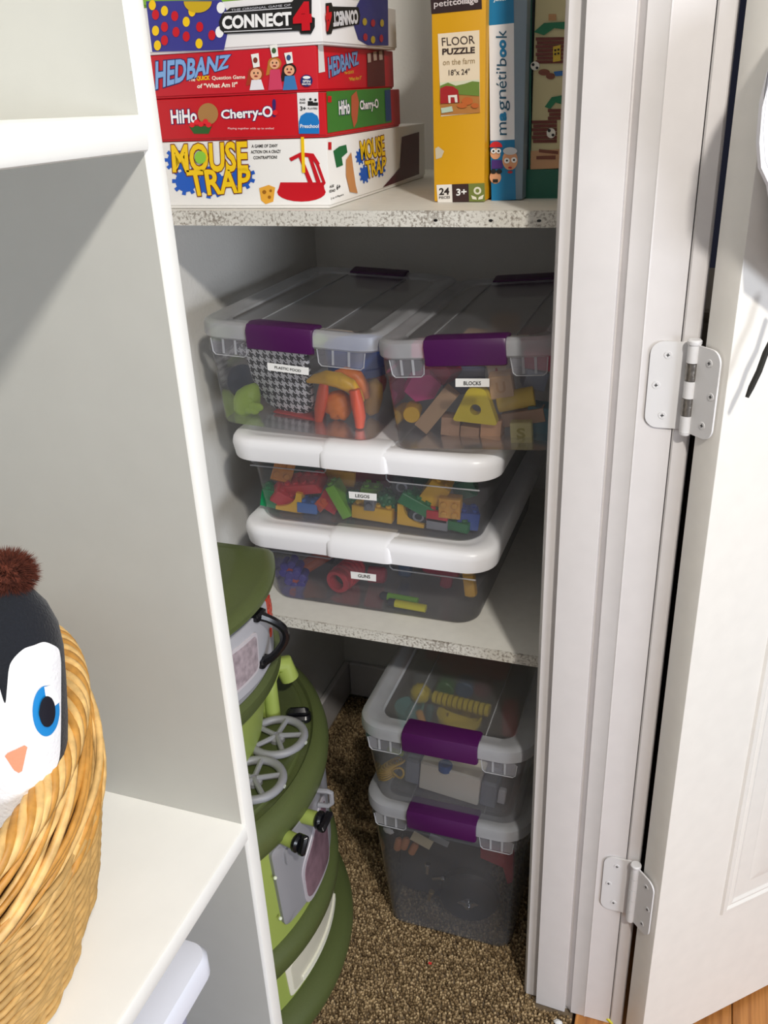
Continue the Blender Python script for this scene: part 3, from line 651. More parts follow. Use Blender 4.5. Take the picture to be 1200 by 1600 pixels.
f.poly('shirt_print', mat('#4a2a7a', .5), [[(768, 250), (784, 250), (786, 263), (768, 264)]], 3)
f.poly('glasses_print', INK, [circ(771, 268, 4.5, 3.6), circ(780, 268, 4.5, 3.6), R4(770, 280, 778, 285)], 4)
f.poly('goggles_print', WHITE, [circ(771, 236, 4), circ(779, 236, 4), circ(792, 251, 4.4), circ(803, 250, 4.4)], 4)
f.poly('eye_print', INK, [circ(771, 236, 1.6), circ(779, 236, 1.6), circ(792, 251, 1.6), circ(803, 250, 1.6)], 5)
f.poly('mouth_print', mat('#b3232a', .5), [circ(797, 262, 3, 1.6), circ(797, 269, 4, 2)], 5)

r, f, s = gbox('log_building_set_box', (-0.130, 1.150, ZT), 0.0, 0.084, 0.20, 0.31, ['#c9be93'], 'tan and green building set box with log cabin pictures', 'toy box', UG, False)
f.poly('green_print', DGR, [[(819, 265), (900, 262), (900, 312), (818, 312)]], 1)
f.poly('green_line_print', DGR, [[(829, -40), (831.5, -40), (829, 265), (826, 265)]], 1)
f.poly('sand_print', mat('#c99a72', .5), [[(829, 236), (890, 232), (890, 264), (828, 265)]], 1)
LOG = mat('#6b3128', .6)
for (x0, y0, x1, y1) in ((839, 58, 885, 103), (858, 170, 885, 188), (833, 188, 870, 226)):
    n = int((y1-y0)/6)
    for k in range(n):
        yy = y0+k*6; f.poly('log_print', LOG, [[(x0-2+(k % 2)*2, yy+.4), (x1, yy), (x1, yy+5), (x0-2+(k % 2)*2, yy+5.4)]], 2)
f.poly('roof_print', mat('#13704c', .5), [[(834, 50), (850, 36), (884, 34), (884, 46), (866, 44), (850, 55)], [(851, 167), (862, 152), (884, 148), (884, 165), (868, 160), (860, 170)]], 3)
f.poly('door_print', mat('#cfae32', .5), [[(864, 73), (876, 70), (876, 95), (864, 97)]], 3)
f.poly('window_print', INK, [R4(866, 77, 869, 80), R4(871, 76, 874, 79), R4(866, 83, 869, 86), R4(871, 82, 874, 85)], 4)
f.poly('log_pile_print', mat('#7c4534', .6), [circ(850, 113, 9, 5), circ(860, 119, 7, 5), [(842, 233), (872, 236), (872, 241), (842, 238)], [(838, 244), (868, 243), (868, 249), (838, 249)]], 2)
f.poly('cow_print', mat('#e6e2d8', .5), [circ(836, 103, 7, 7), circ(861, 208, 7, 8)], 3)
f.poly('cow_spot_print', INK, [circ(833, 101, 2.4), circ(839, 106, 2.2), circ(858, 204, 2.6), circ(864, 211, 2.3)], 4)
f.poly('pond_print', mat('#2a68b0', .5), [[(865, 112), (883, 110), (882, 118), (868, 119)]], 2)
f.poly('flag_print', mat('#b98a5c', .5), [R4(857, 22, 869, 32)], 2)

# ---------------------------------------------------------------- storage bins
def label_strip(root, tgt_surf, quad, tq, txt):
    o = tgt_surf.poly('label_strip', mat('#f3f3f1', .5), [quad], 2); tgt_surf.text('lettering', INK, [(txt, tq, .012)], 3, parent=None)

def clear_bin(loc, rz, W, D, H, label, group, lx=0.455, lw=0.42, tilt=0, bt=.90, cr=.036):
    r = empty('latch_bin', loc, rz, label, 'bin', group); cy = D/2; r.rotation_euler = (0, tilt, rz)
    def lp(w, z, rad): return rr3(w, D-(W-w), rad, z, 0, cy, 7)
    B = [lp(W*(bt-.025), 0.000, .022), lp(W*(bt-.005), 0.003, .026), lp(W*bt, 0.008, .028), lp(W*.945, H-.050, cr*.85), lp(W*.965, H-.047, cr*.9), lp(W*.97, H-.02, cr*.9)]
    MB().loft(B, True, False).obj('bin_body', MILKY if 'carpet' in label else WALLCLEAR, r)
    top = [lp(W-.006, H-.024, cr-.002), lp(W, H-.021, cr), lp(W, H-.008, cr), lp(W-.003, H-.003, cr-.002), lp(W-.012, H, cr-.006), lp(W-.026, H, cr-.010), lp(W-.040, H-.003, cr-.014), lp(W-.062, H-.003, .022), lp(W-.068, H-.0055, .02)]
    MB().loft(top, False, False).obj('lid_rim', RIMC, r)
    MB().loft([lp(W-.068, H-.0055, .02), lp(W-.072, H-.007, .018), lp(W-.09, H-.007, .015)], False, True).obj('lid_panel', FROST, r)
    x0 = -W/2+W*lx-W*lw/2; x1 = x0+W*lw
    for x in (x0-.004, x1+.004):
        MB().box((x, D/2, H-.0055), (.0014, D-.05, .0016)).obj('moulded_ridge', RIMC, r)
    for y0, sg in ((0, 1), (D, -1)):
        def q(y, z): return (y0+sg*y, z)
        prof = [q(.034, H+.0005), q(.010, H+.0045), q(-.002, H+.002), q(-.006, H-.006), q(-.0035, H-.031), q(.004, H-.034), q(.006, H-.028), q(.0, H-.008), q(.034, H-.002)]
        loops = []
        for k, x in enumerate((x0, x0+.003, x1-.003, x1)):
            c = (sum(p[0] for p in prof)/9, sum(p[1] for p in prof)/9); g = .93 if k in (0, 3) else 1
            loops.append([(x, c[0]+(p[0]-c[0])*g, c[1]+(p[1]-c[1])*g) for p in prof])
        MB().loft(loops).obj('latch', PURPLE, r)
    # ribbed ledge under the rim on both sides of the latch
    yb = (W-W*.968)/2
    for xa, xb in ((-W/2+.022, x0-.003), (x1+.004, W/2-.022)):
        path = [(xa, yb-.0005, H-.024), (xa+.002, yb, H-.043), (xa+.006, yb, H-.047), (xb-.006, yb, H-.047), (xb-.002, yb, H-.043), (xb, yb-.0005, H-.024)]
        MB().tube(path, .0008, 5).obj('ledge', RIMC, r)
        MB().box(((xa+xb)/2, yb+.0012, H-.0345), (xb-xa-.003, .0008, .022)).obj('ledge_panel', FROST, r)
        n = 2
        for k in range(1, n+1):
            MB().box((xa+(xb-xa)*k/(n+1), yb, H-.034), (.0032, .0012, .021)).obj('rib', RIMC, r)
    return r

def white_bin(loc, rz, W, D, H, label):
    r = empty('lidded_bin', loc, rz, label, 'bin', 'white lidded bins on the lower shelf'); cy = D/2
    def lp(w, z, rad, dd=0): return rr3(w, D-(W-w)+dd, rad, z, 0, cy, 8)
    B = [lp(W*.815, 0, .03), lp(W*.835, .003, .034), lp(W*.845, .009, .036), lp(W*.885, H-.050, .04), lp(W*.915, H-.047, .042), lp(W*.93, H-.02, .042)]
    MB().loft(B, True, False).obj('bin_body', WALLCLEAR, r)
    T = [lp(W-.010, H-.0335, .042), lp(W-.006, H-.0335, .044), lp(W, H-.014, .046), lp(W-.003, H-.007, .045), lp(W-.009, H-.0025, .043), lp(W-.018, H-.0008, .04), lp(W-.030, H, .034),
         lp(W-.046, H, .03), lp(W-.052, H-.0015, .028), lp(W-.07, H-.002, .026)]
    MB().loft(T, False, True).obj('lid', LIDW, r)
    # moulded grip in the middle of the long side
    loops = []
    for x, g in ((-.050, 0), (-.046, .75), (-.040, 1), (.040, 1), (.046, .75), (.050, 0)):
        a = .0034*g
        loops.append([(x, .052, H-.002), (x, .046, H-.001+a*.5), (x, .018, H-.0008+a*.9), (x, .0052, H-.0035+a*.8), (x, .0005-a, H-.013), (x, .001-a, H-.032), (x, .010, H-.030), (x, .03, H-.004)])
    MB().loft(loops).obj('lid_grip', LIDW, r, angle=60)
    for xa, xb in ((-W*.45, -.052), (.040, W*.45)):
        yy = W*.052
        P = [(xb, yy+.001, H-.034), (xb, yy+.002, H-.046), (xb-(.003 if xb < 0 else -.003), yy+.0025, H-.050), (xa+(.01 if xa < 0 else -.01), yy+.003, H-.050)] if xa < 0 else \
            [(xa, yy+.001, H-.034), (xa, yy+.002, H-.050), (xa+.004, yy+.0025, H-.054), (xb-.01, yy+.003, H-.054)]
        MB().tube(P, .0011, 5).obj('ledge', RIMC, r)
    return r

ZM = 0.5795
g = white_bin((-0.430, 1.050, ZM), 0.0, 0.398, 0.50, 0.1385, 'clear bin with white lid marked GUNS, standing on the lower shelf')
sf = Surf(g, tgt=g.children[0], off=.0006)
label_strip(g, sf, [(548, 892), (588, 897), (588, 908), (549, 903)], [(560, 896), (579, 898), (579, 903), (560, 901)], 'GUNS')
g2 = white_bin((-0.430, 1.050, ZM+.1385), 0.0, 0.408, 0.50, 0.1405, 'clear bin with white lid marked LEGOS, resting on the lower white lid')
sf = Surf(g2, tgt=g2.children[0], off=.0006)
label_strip(g2, sf, [(545, 767), (589, 771), (589, 782), (546, 778)], [(556, 771), (578, 773), (578, 778), (556, 776)], 'LEGOS')
ZC = ZM+.1385+.1405+.0003
TG = 'latch bins on top of the white lids'
c1 = clear_bin((-0.5285, 1.058, ZC+.0082), 0.0, 0.272, 0.42, 0.153, 'clear latch bin marked PLASTIC FOOD with purple latch, left on the shelf stack', TG, tilt=.048, bt=.88, lx=.475, lw=.355)
sf = Surf(c1, tgt=c1.children[0], off=.0006)
label_strip(c1, sf, [(418, 566), (483, 574), (483, 586), (419, 578)], [(430, 571), (471, 577), (471, 581), (430, 575)], 'PLASTIC FOOD')
c2 = clear_bin((-0.2595, 1.046, ZC+.0112), 0.0, 0.248, 0.42, 0.149, 'clear latch bin marked BLOCKS with purple latch, half behind the casing', TG, tilt=-.075, bt=.91, lx=.50)
sf = Surf(c2, tgt=c2.children[0], off=.0006)
label_strip(c2, sf, [(712, 591), (765, 591), (765, 604), (712, 604)], [(725, 595), (752, 595), (752, 601), (725, 601)], 'BLOCKS')
FG = 'latch bins stacked on the carpet'
b1 = clear_bin((-0.2915, 0.984, 0.0005), -0.0, 0.268, 0.42, 0.288, 'deep clear latch bin of dark things standing on the carpet', FG, bt=.80, cr=.046, lx=.50, lw=.41)
b2 = clear_bin((-0.2915, 0.981, 0.2805), -0.0, 0.272, 0.42, 0.163, 'clear latch bin of yellow toys, upper one of the carpet stack', FG, bt=.84, cr=.046, lx=.50, lw=.42)
#CONTENT

# ---------------------------------------------------------------- toy kitchen
KC = Vector((-0.77, 0.875, 0))
kt = empty('toy_kitchen', KC, 0, 'green and grey plastic toy kitchen with curved counter standing on the carpet', 'toy kitchen')
KG = mat('#545e35', 0.42, 0.12, 400, 0.04, name='olive_green_plastic'); LG = mat('#9aaa55', 0.45, 0.06, 200, name='light_green_plastic')
KGY = mat('#929297', 0.42, 0.05, 300, name='grey_plastic'); KCR = mat('#e4e0cf', 0.5); KBK = mat('#101014', 0.25, name='glossy_black_plastic')
def foot(r, z, a0=-52, a1=72, back=((.075, None), (.075, None)), n=40):
    P = [(r*cos(radians(a0+(a1-a0)*i/n)), r*sin(radians(a0+(a1-a0)*i/n)), z) for i in range(n+1)]
    y1 = P[-1][1]; y0 = P[0][1]; P += [(.078, y1, z), (.078, y0, z)]; return P
def kloft(name, m, prof, a0=-52, a1=72, parent=None):
    return MB().loft([foot(r, z, a0, a1) for r, z in prof]).obj(name, m, parent or kt, angle=40)
kloft('base', KG, [(.325, .0005), (.333, .006), (.336, .018), (.333, .032), (.321, .043), (.303, .047)])
kloft('cabinet_body', LG, [(.302, .04), (.302, .37)])
kloft('middle_band', KG, [(.303, .131), (.312, .134), (.318, .142), (.319, .162), (.313, .174), (.303, .180)])
cnt = kloft('counter', KG, [(.300, .362), (.309, .366), (.316, .376), (.318, .392), (.314, .410), (.305, .419), (.296, .4205), (.292, .4160), (.284, .4160), (.280, .4205), (.273, .4205), (.267, .4165), (.10, .4165)])
def kpt(px, py, r):
    d = ray(px, py); o = CAM-KC; b = d.x*o.x+d.y*o.y; a = d.x**2+d.y**2; c = o.x**2+o.y**2-r*r; D = max(b*b-a*c, 0)
    t = (-b-math.sqrt(D))/a; p = o+d*t; return math.atan2(p.y, p.x), CAM.z+d.z*t
def cpatch(name, m, poly, r0, r1, bev=0.001, parent=None, rnd=0.0, label=None):
    """plate bent round the kitchen front; poly in (degrees, height)"""
    P = [(radians(a)*r1, z) for a, z in poly]
    if rnd:
        Q = []; n = len(P)
        for i in range(n):
            a, b, c = Vector(P[i-1]), Vector(P[i]), Vector(P[(i+1) % n])
            u = (a-b).normalized(); v = (c-b).normalized(); k = min(rnd, (a-b).length/2.1, (c-b).length/2.1)
            for t in (0, .25, .5, .75, 1): Q.append(tuple((b+u*k)*(1-t)**2+b*2*t*(1-t)+(b+v*k)*t*t))
        P = Q
    pts = []; n = len(P)
    for i, p in enumerate(P):
        p = Vector(p); q = Vector(P[(i+1) % n]); k = max(1, int((q-p).length/.012)); pts += [p+(q-p)*(j/k) for j in range(k)]
    V, F = tri2d([tuple(p) for p in pts], .012) if False else (None, None)
    cx = sum(p.x for p in pts)/len(pts); cy = sum(p.y for p in pts)/len(pts); c = Vector((cx, cy))
    def ring(k, r): return [(r*cos(p.x/r1), r*sin(p.x/r1), p.y) for p in [c+(q-c)*k for q in pts]]
    L = [ring(1, r0), ring(1, r1-bev), ring(1-bev*12, r1)]
    for k in (.8, .6, .4, .2, .05): L.append(ring(k, r1))
    o = MB().loft(L, False, True).obj(name, m, parent or kt, angle=40)
    if label: o['label'] = label
    return o
# oven door, window, hinges, drawer, trim frame
ov = cpatch('oven_door', KGY, [(-15.6, .207), (26, .192), (26, .358), (-17.4, .362)], .300, .3085, rnd=.012)
wn = cpatch('oven_window_frame', mat('#b9b4bb', .3), [(-6, .196), (14, .192), (14.5, .325), (7, .332), (-7, .278)], .3086, .3105, parent=ov, rnd=.02)
cpatch('window_pane', mat('#80656f', .25, var=.35, scale=30), [(-5.2, .204), (13, .200), (13.3, .318), (6.6, .323), (-5.8, .272)], .3105, .3112, parent=ov, rnd=.02)
for z in (.235, .315):
    a = radians(-17.2); MB().ball((.309*cos(a), .309*sin(a), z), .0028).obj('rivet', mat('#dfe6d2', .4), kt)
cpatch('raised_grip', KGY, [(-13, .318), (-8, .322), (-8.3, .348), (-13, .345)], .3085, .312, parent=ov, rnd=.006)
dw = cpatch('drawer', KCR, [(-16, .054), (24, .054), (24, .124), (-17, .124)], .300, .3045, rnd=.006)
cpatch('drawer_recess', mat('#cfcbb9', .5), [(-14.5, .060), (20, .060), (20, .118), (-15, .118)], .3045, .3052, parent=dw, rnd=.005)
cpatch('drawer_ridge', mat('#efeddc', .45), [(-11, .062), (19, .062), (19, .076), (-11, .073)], .3052, .3085, parent=dw, rnd=.002)
# knobs under the counter on light green stems
for px, py, ln, rot in ((450, 1305, .028, 60), (483, 1272, .034, 10)):
    a, z = kpt(px, py, .318); T = Matrix.Rotation(a, 4, 'Z') @ TR((.300, 0, z-.006))
    MB().cyl((0, 0, 0), .011, .040, 16, T @ TR((.010, 0, 0), (0, 90, 0)), .002).obj('knob_stem', LG, kt)
    kb = MB().cyl((0, 0, 0), .0135, .010, 20, T @ TR((.034, 0, 0), (0, 90, 0)), .003).obj('knob', KBK, kt)
    MB().box((0, 0, 0), (.012, ln, .010), T @ TR((.043, 0, 0), (rot, 0, 0)), b=.003).obj('knob_grip', KBK, kb)
# towel loop by the oven
a, z = kpt(508, 1238, .318); T = Matrix.Rotation(a, 4, 'Z') @ TR((.309, 0, z))
MB().tube([T @ Vector(p) for p in ((0, -.012, .014), (.016, -.012, .014), (.021, -.010, .010), (.021, -.010, -.010), (.016, -.012, -.014), (0, -.012, -.014))], .004, 8).obj('towel_hook', KGY, kt)
# burners
ZB = .4168
for k, (px, py, r) in enumerate(((433, 1152, .041), (397, 1219, .041))):
    p = atZ(px, py, ZB+.005)-KC; BM = TR((p.x, p.y, ZB))
    MB().tube([BM @ Vector((r*cos(t*pi/24), r*sin(t*pi/24), .006)) for t in range(48)], .0066, 10, closed=True).obj('burner_ring', KGY, kt)
    hub = MB().lathe([(.012, 0), (.012, .006), (.009, .009)], 20, BM).obj('burner_hub', KGY, kt)
    for i in range(5):
        t = radians(20+72*i+k*8); MB().tube([BM @ Vector((s_*cos(t), s_*sin(t), .008)) for s_ in (.004, r*.55, r-.004)], .0042, 8).obj('burner_spoke', KGY, hub)
    MB().box((r+.004, 0, .006), (.008, .005, .003), BM).obj('burner_tab', mat('#c8ccc4', .5), hub)
p = atZ(466, 1113, ZB+.012)-KC; T = TR((p.x, p.y, ZB), (0, 0, 20))
lv = MB().loft([rr3(.040, .026, .010, 0), rr3(.040, .026, .010, .006), rr3(.036, .018, .007, .010)], T=T).obj('counter_switch', KBK, kt)
MB().box((0, 0, .014), (.034, .013, .014), T, b=.005).obj('switch_lever', KBK, lv)
# upper unit: light green back board, grey microwave, green slab
UA0, UA1 = -52, 34
def uloft(name, m, prof, parent=None): return kloft(name, m, prof, UA0, UA1, parent)
uloft('upper_support', LG, [(.216, .4165), (.238, .535)])
uloft('upper_band', KG, [(.236, .533), (.252, .536), (.257, .543), (.257, .560), (.250, .566)])
mw = uloft('microwave_body', KGY, [(.2485, .566), (.2485, .684)])
uloft('upper_top', KG, [(.245, .682), (.256, .683), (.262, .689), (.262, .696), (.256, .703), (.246, .706), (.222, .707), (.218, .710), (.205, .711), (.10, .711)])
md = cpatch('microwave_door', mat('#b4b4ba', .4), [(-24, .580), (13, .574), (13, .674), (-24, .676)], .248, .2535, rnd=.008)
cpatch('microwave_window_frame', mat('#c9c3c8', .3), [(-22, .592), (1.2, .594), (2.2, .655), (-22, .662)], .2535, .2553, parent=md, rnd=.012)
cpatch('window_pane', mat('#a89aa0', .3, var=.3, scale=90), [(-21, .597), (.2, .599), (1.2, .650), (-21, .657)], .2553, .2560, parent=md, rnd=.010)
a0 = radians(4.2); hp = []
for t in range(13):
    u = t/12; rr_ = .2545+.030*sin(pi*u)**.7; an = a0+radians(3.4)*sin(pi*u); hp.append((rr_*cos(an), rr_*sin(an), .672-.075*u))
MB().tube(hp, [.0075]+[.006]*11+[.0075], 8).obj('microwave_handle', KBK, kt)
for u, dz in ((0, 0), (12, 0)):
    q = hp[u]; MB().box(q, (.014, .026, .012), None, b=.003).obj('handle_mount', KBK, kt)
RD = mat('#c23a22', .45)
for a, z, w_, h_ in ((16.5, .662, 3, .026),): cpatch('red_decal', RD, [(a-w_/2, z-h_/2), (a+w_/2, z-h_/2), (a+w_/2, z+h_/2), (a-w_/2, z+h_/2)], .2485, .2515, rnd=.004)
cpatch('flame_decal', mat('#6a5aa8', .45), [(19, .662), (25, .665), (24, .682), (19, .680)], .2485, .2512, rnd=.004)
for i, (a, z) in enumerate(((19, .640), (23, .640), (21, .652), (21, .628), (25, .628), (17.5, .606), (23, .616))):
    cpatch('button_decal', RD, [(a-1.7, z-.005), (a+1.7, z-.005), (a+1.7, z+.005), (a-1.7, z+.005)], .2485, .2512, rnd=.004)
# light green tap standing on the counter
p = atZ(427, 1118, ZB)-KC
fa = [Vector((p.x, p.y, ZB)), Vector((p.x, p.y, ZB+.04)), Vector((p.x-.002, p.y+.003, ZB+.065)), Vector((p.x-.002, p.y+.020, ZB+.082)), Vector((p.x+.010, p.y+.032, ZB+.078)), Vector((p.x+.018, p.y+.034, ZB+.052))]
tp = MB().tube(fa, [.012, .0115, .012, .015, .017, .015], 14).obj('tap', LG, kt); tp['label'] = 'light green tap spout'
MB().prism([(-.020, 0), (.018, 0), (.010, .06), (-.018, .09)], -.004, .004, 'y', TR((p.x-.012, p.y-.004, ZB))).obj('tap_fin', LG, kt)

# ---------------------------------------------------------------- basket and penguin
BC = Vector((-0.585, 0.340, 0.6285))
bk = empty('wicker_basket', BC, 0, 'round wicker basket with thick wrapped rim on the cubby shelf', 'basket')
WK = mat('#c28c40', 0.5, 0.3, 90, 0.22, name='golden_wicker'); WK3 = mat('#dfb673', 0.5, 0.3, 90, 0.22, name='light_wicker'); WK2 = mat('#c39c5e', 0.6, 0.3, 90, 0.2, name='pale_thin_wicker'); WKD = mat('#5f3d18', 0.8)
def BR(z):   # body radius at height z above the shelf
    pr_ = ((0, .146), (.03, .152), (.07, .172), (.12, .182), (.165, .191), (.20, .194), (.235, .192), (.27, .192))
    for (a, ra), (b, rb) in zip(pr_, pr_[1:]):
        if z <= b: t = max(0, (z-a)/(b-a)); return ra+(rb-ra)*t
    return pr_[-1][1]
def rimz(phi): return .224+.036*max(0, cos(phi-radians(54)))**3
MB().lathe([(.130, .001), (.143, .001)]+[(BR(z)-.005, z) for z in (.03, .07, .12, .165, .20, .215)]+[(BR(.215)-.010, .213)]+[(BR(z)-.010, z) for z in (.165, .12, .07, .03)]+[(.12, .006)], 64).obj('basket_wall', WKD, bk)
N = 144
for k in range(33):
    z0 = .006+k*.00485; P = []
    for i in range(N):
        ph = pi+2*pi*i/N; z = z0+.022*(z0/.16)*max(0, cos(ph-radians(54)))**3
        P.append(((BR(z)+.0022*sin(18*ph+k*pi))*cos(ph), (BR(z)+.0022*sin(18*ph+k*pi))*sin(ph), z))
    MB().tube(P, .0027, 6, closed=True).obj('weaver', WK2, bk, angle=180)
rnd = random.Random(5)
for k in range(92):
    p0 = 2*pi*k/92+rnd.uniform(-.04, .04); P = []; span = rnd.uniform(.7, 1.25); zl = rnd.uniform(.145, .180); off = rnd.choice((0, .0025, .005)); ru = rnd.uniform(.0022, .0036); w0 = rnd.uniform(0, 6)
    for i in range(17):
        u = i/16; ph = p0+span*u; zt = rimz(ph)-.002; z = zl+(zt-zl)*(u**1.05)
        r_ = BR(z)+.0012+off*sin(pi*u)+.0012*sin(w0+u*9); P.append((r_*cos(ph), r_*sin(ph), z))
    MB().tube(P, [.0015]+[ru]*15+[.002], 6).obj('border_strand', WK if k % 3 else WK3, bk, angle=180)
for s_ in range(9):
    P = []; M_ = 260
    for i in range(M_):
        ph = pi+2*pi*i/M_; th = ph*13+s_*2*pi/9; zc = rimz(ph); rc = BR(min(zc, .26))-.003
        P.append(((rc+.0085*cos(th))*cos(ph), (rc+.0085*cos(th))*sin(ph), zc+.0085*sin(th)))
    MB().tube(P, .0036, 6, closed=True).obj('rim_wrap', WK if s_ % 2 else WK3, bk, angle=180)
for k in range(40):    # pale twisted ends inside the rim
    p0 = 2*pi*k/40; P = []
    for i in range(8):
        u = i/7; ph = p0-.35*u; z = rimz(ph)-.004-.060*u; r_ = BR(min(z, .26))-.010-.003*sin(pi*u); P.append((r_*cos(ph), r_*sin(ph), z))
    MB().tube(P, [.004]*7+[.002], 6).obj('inner_strand', WK, bk, angle=180)

# penguin: an egg-shaped plush leaning on the rim
ptop = CAM+ray(12, 912)*(0.585/math.hypot(ray(12, 912).x, ray(12, 912).y)); pbt = CAM+ray(22, 1215)*(0.575/math.hypot(ray(22, 1215).x, ray(22, 1215).y))
ax = (ptop-pbt).normalized(); plen = (ptop-pbt).length
pq = ax.to_track_quat('Z', 'Y'); base = pbt-ax*.075
pg = empty('plush_penguin', base, 0, 'plush penguin with blue eye and brown pompom sitting in the wicker basket', 'plush toy')
PM = Matrix.Translation(-base) @ Matrix.LocRotScale(base, pq, None)
tot = plen+.075
prf = [(0.0, .001), (.020, .001), (.030, .008), (.034, .03), (.0345, .07), (.0425, .10)]
hw = ((1215, .038), (1170, .0405), (1120, .0410), (1060, .0400), (1010, .0385), (975, .0350), (945, .0275), (922, .0170), (914, .0085), (911.5, .0002))
prf = [(r_, z) for r_, z in prf if z < .07]
for py_, r_ in hw: prf.append((r_*.915, .075+plen*(1215-py_)/303))
pb = MB().lathe(prf, 56, PM).obj('plush_body', mat('#10141d', 0.95, 0.5, 500, 0.15, sheen=.12, name='navy_plush'), pg, angle=180)
WP = mat('#f1f1f4', 0.9, 0.35, 400, sheen=.3, name='white_plush')
sp = Surf(pg, tgt=pb, off=.0007)
face = [(8, 1098), (11, 1075), (14, 1045), (20, 1030), (36, 1014), (52, 1008), (67, 1003), (80, 1007), (90, 1014), (93, 1026), (94, 1040), (94, 1080), (94, 1120), (93.5, 1150), (92, 1180), (86, 1200), (68, 1230), (42, 1268), (18, 1300), (-15, 1310),
        (-36, 1290), (-50, 1200), (-50, 1100), (-48, 1050), (-38, 1015), (-20, 1012), (-8, 1040), (0, 1075)]
bc = Vector((20, 1150))
def smooth(P, n=5):
    Q = []; N_ = len(P)
    for i in range(N_):
        a, b, c, d = (Vector(P[(i+k) % N_]) for k in (-1, 0, 1, 2))
        for j in range(n):
            t = j/n; Q.append(tuple(.5*((2*b)+(c-a)*t+(2*a-5*b+4*c-d)*t*t+(3*b-a-3*c+d)*t**3)))
    return Q
fo = sp.poly('white_face', WP, [smooth(face)], 1, step=4)
sp.poly('beak_patch', mat('#f09a78', .8, .2, 400), [[(8, 1180), (12, 1175), (38, 1163), (42, 1166), (34, 1203), (29, 1206), (22, 1202)]], 2, step=4)
sp.poly('eye_iris', mat('#1787cf', .45), [circ(70, 1110, 20.5, 39.5, 36)], 2, step=4)
sp.poly('eye_glint', mat('#ffffff', .5), [[(66, 1072), (76, 1070), (86, 1082), (89, 1096), (82, 1102), (74, 1090), (68, 1086)]], 3, step=4)
sp.poly('eye_pupil', mat('#0b0f1e', .5), [circ(70, 1110, 12, 24, 30)], 4, step=4)
def pom():
    c = CAM+ray(10, 897)*(0.590/math.hypot(ray(10, 897).x, ray(10, 897).y)); rnd = random.Random(2); m_ = mat('#5f2c1c', 0.95, 0.6, 300, 0.3, name='brown_fur')
    q = c-base; o = MB().ball(q, .0145, (1.15, 1.1, .9), 18, 12, bump=.12).obj('pompom', m_, pg)
    V = []; F = []
    for i in range(5200):
        z = rnd.uniform(-1, 1); a = rnd.uniform(0, 2*pi); s_ = math.sqrt(1-z*z); d = Vector((s_*cos(a)*1.15, s_*sin(a)*1.1, z*.9)); t = Vector((rnd.uniform(-1, 1), rnd.uniform(-1, 1), rnd.uniform(-1, 1)))
        t = t.cross(d).normalized()*.00035; b = q+d*.013; e = q+d*(.0185+rnd.uniform(0, .0028))+Vector((rnd.uniform(-1, 1), rnd.uniform(-1, 1), rnd.uniform(-1, 1)))*.0016
        n = len(V); V += [tuple(b-t), tuple(b+t), tuple(e)]; F.append((n, n+1, n+2))
    f_ = MB(); f_.v = V; f_.f = F; me = f_.mesh('pompom_fur'); fo_ = bpy.data.objects.new('pompom_fur', me); COL.objects.link(fo_); me.materials.append(m_); fo_.parent = pg; fo_['kind'] = 'stuff'
pom()

# ---------------------------------------------------------------- toys in the bins
def M_at(p, rot): return Matrix.LocRotScale(p, Euler([radians(a) for a in rot]), None)
def thing_mesh(name, p, rot, mb, m, label, cat, group=None, angle=38):
    o = mb.obj(name, m, angle=angle); o.location = p; o.rotation_euler = Euler([radians(a) for a in rot])
    zm = min((MW(o) @ v.co).z for v in o.data.vertices)   # nothing sinks through the bottom of its bin
    if zm < FLOORZ[0]: o.location.z += FLOORZ[0]-zm
    return tag(o, label, cat, group)
FLOORZ = [ZM+.1385+.004]
cm = {}
BG = 'toy bricks in the bin marked LEGOS'
def pl(c): return mat(c, .35, name='toy_plastic_'+c.strip('#'))
RDc, YLc, GNc, BLc, LMc, ORc, GYc = '#c81e2c', '#eab51c', '#0f7d45', '#1f4fa8', '#79b82c', '#d98a2a', '#7d8088'
def stud_mesh():
    return MB().cyl((0, 0, .002), .0046, .004, 14, None, .0006).mesh('stud')
def brick(px, py, Y, nx, ny, nz, c, rot, label, under=False):
    p = atY(px, py, Y); w_, d_, h_ = nx*.0158, ny*.0158, nz*.019
    m_ = pl(c)
    o = thing_mesh('toy_brick', p, rot, MB().box((0, 0, 0), (w_, d_, h_), b=.0009), m_, label, 'toy brick', BG)
    if m_ not in cm: me = stud_mesh(); me.materials.append(m_); cm[m_] = me
    for i in range(nx):
        for j in range(ny):
            s_ = bpy.data.objects.new('stud', cm[m_]); COL.objects.link(s_); s_.parent = o
            s_.location = (-w_/2+.0158*(i+.5), -d_/2+.0158*(j+.5), h_/2)
    return o
Y1, Y2, Y3 = 1.120, 1.150, 1.19
brick(442, 737, Y1+.01, 2, 2, 1, ORc, (60, 20, 20), 'orange brick leaning under the left lid corner of the bin marked LEGOS')
brick(477, 755, Y1+.005, 4, 2, 1, RDc, (25, -14, -8), 'long red brick across the left part of the bin marked LEGOS')
brick(443, 777, Y1, 2, 2, 1.2, RDc, (20, 38, 30), 'tilted red brick at the left end of the bin marked LEGOS')
brick(485, 797, Y1, 2, 2, .9, '#3f74c0', (0, 4, 6), 'light blue brick low on the left of the bin marked LEGOS')
brick(507, 782, Y1, 1, 2, 1, '#d4562a', (30, 40, 0), 'small orange-red brick beside the lime slab')
brick(519, 803, Y1, 2, 1, 1.6, RDc, (0, 28, 0), 'red slab leaning left of the lime slab')
brick(535, 801, Y1-.004, 1, 2, 2.9, LMc, (0, -27, 4), 'long lime slab leaning in the middle of the bin marked LEGOS')
brick(583, 774, Y2, 2, 2, 2.0, LMc, (4, 2, 6), 'upright lime brick right under the LEGOS label')
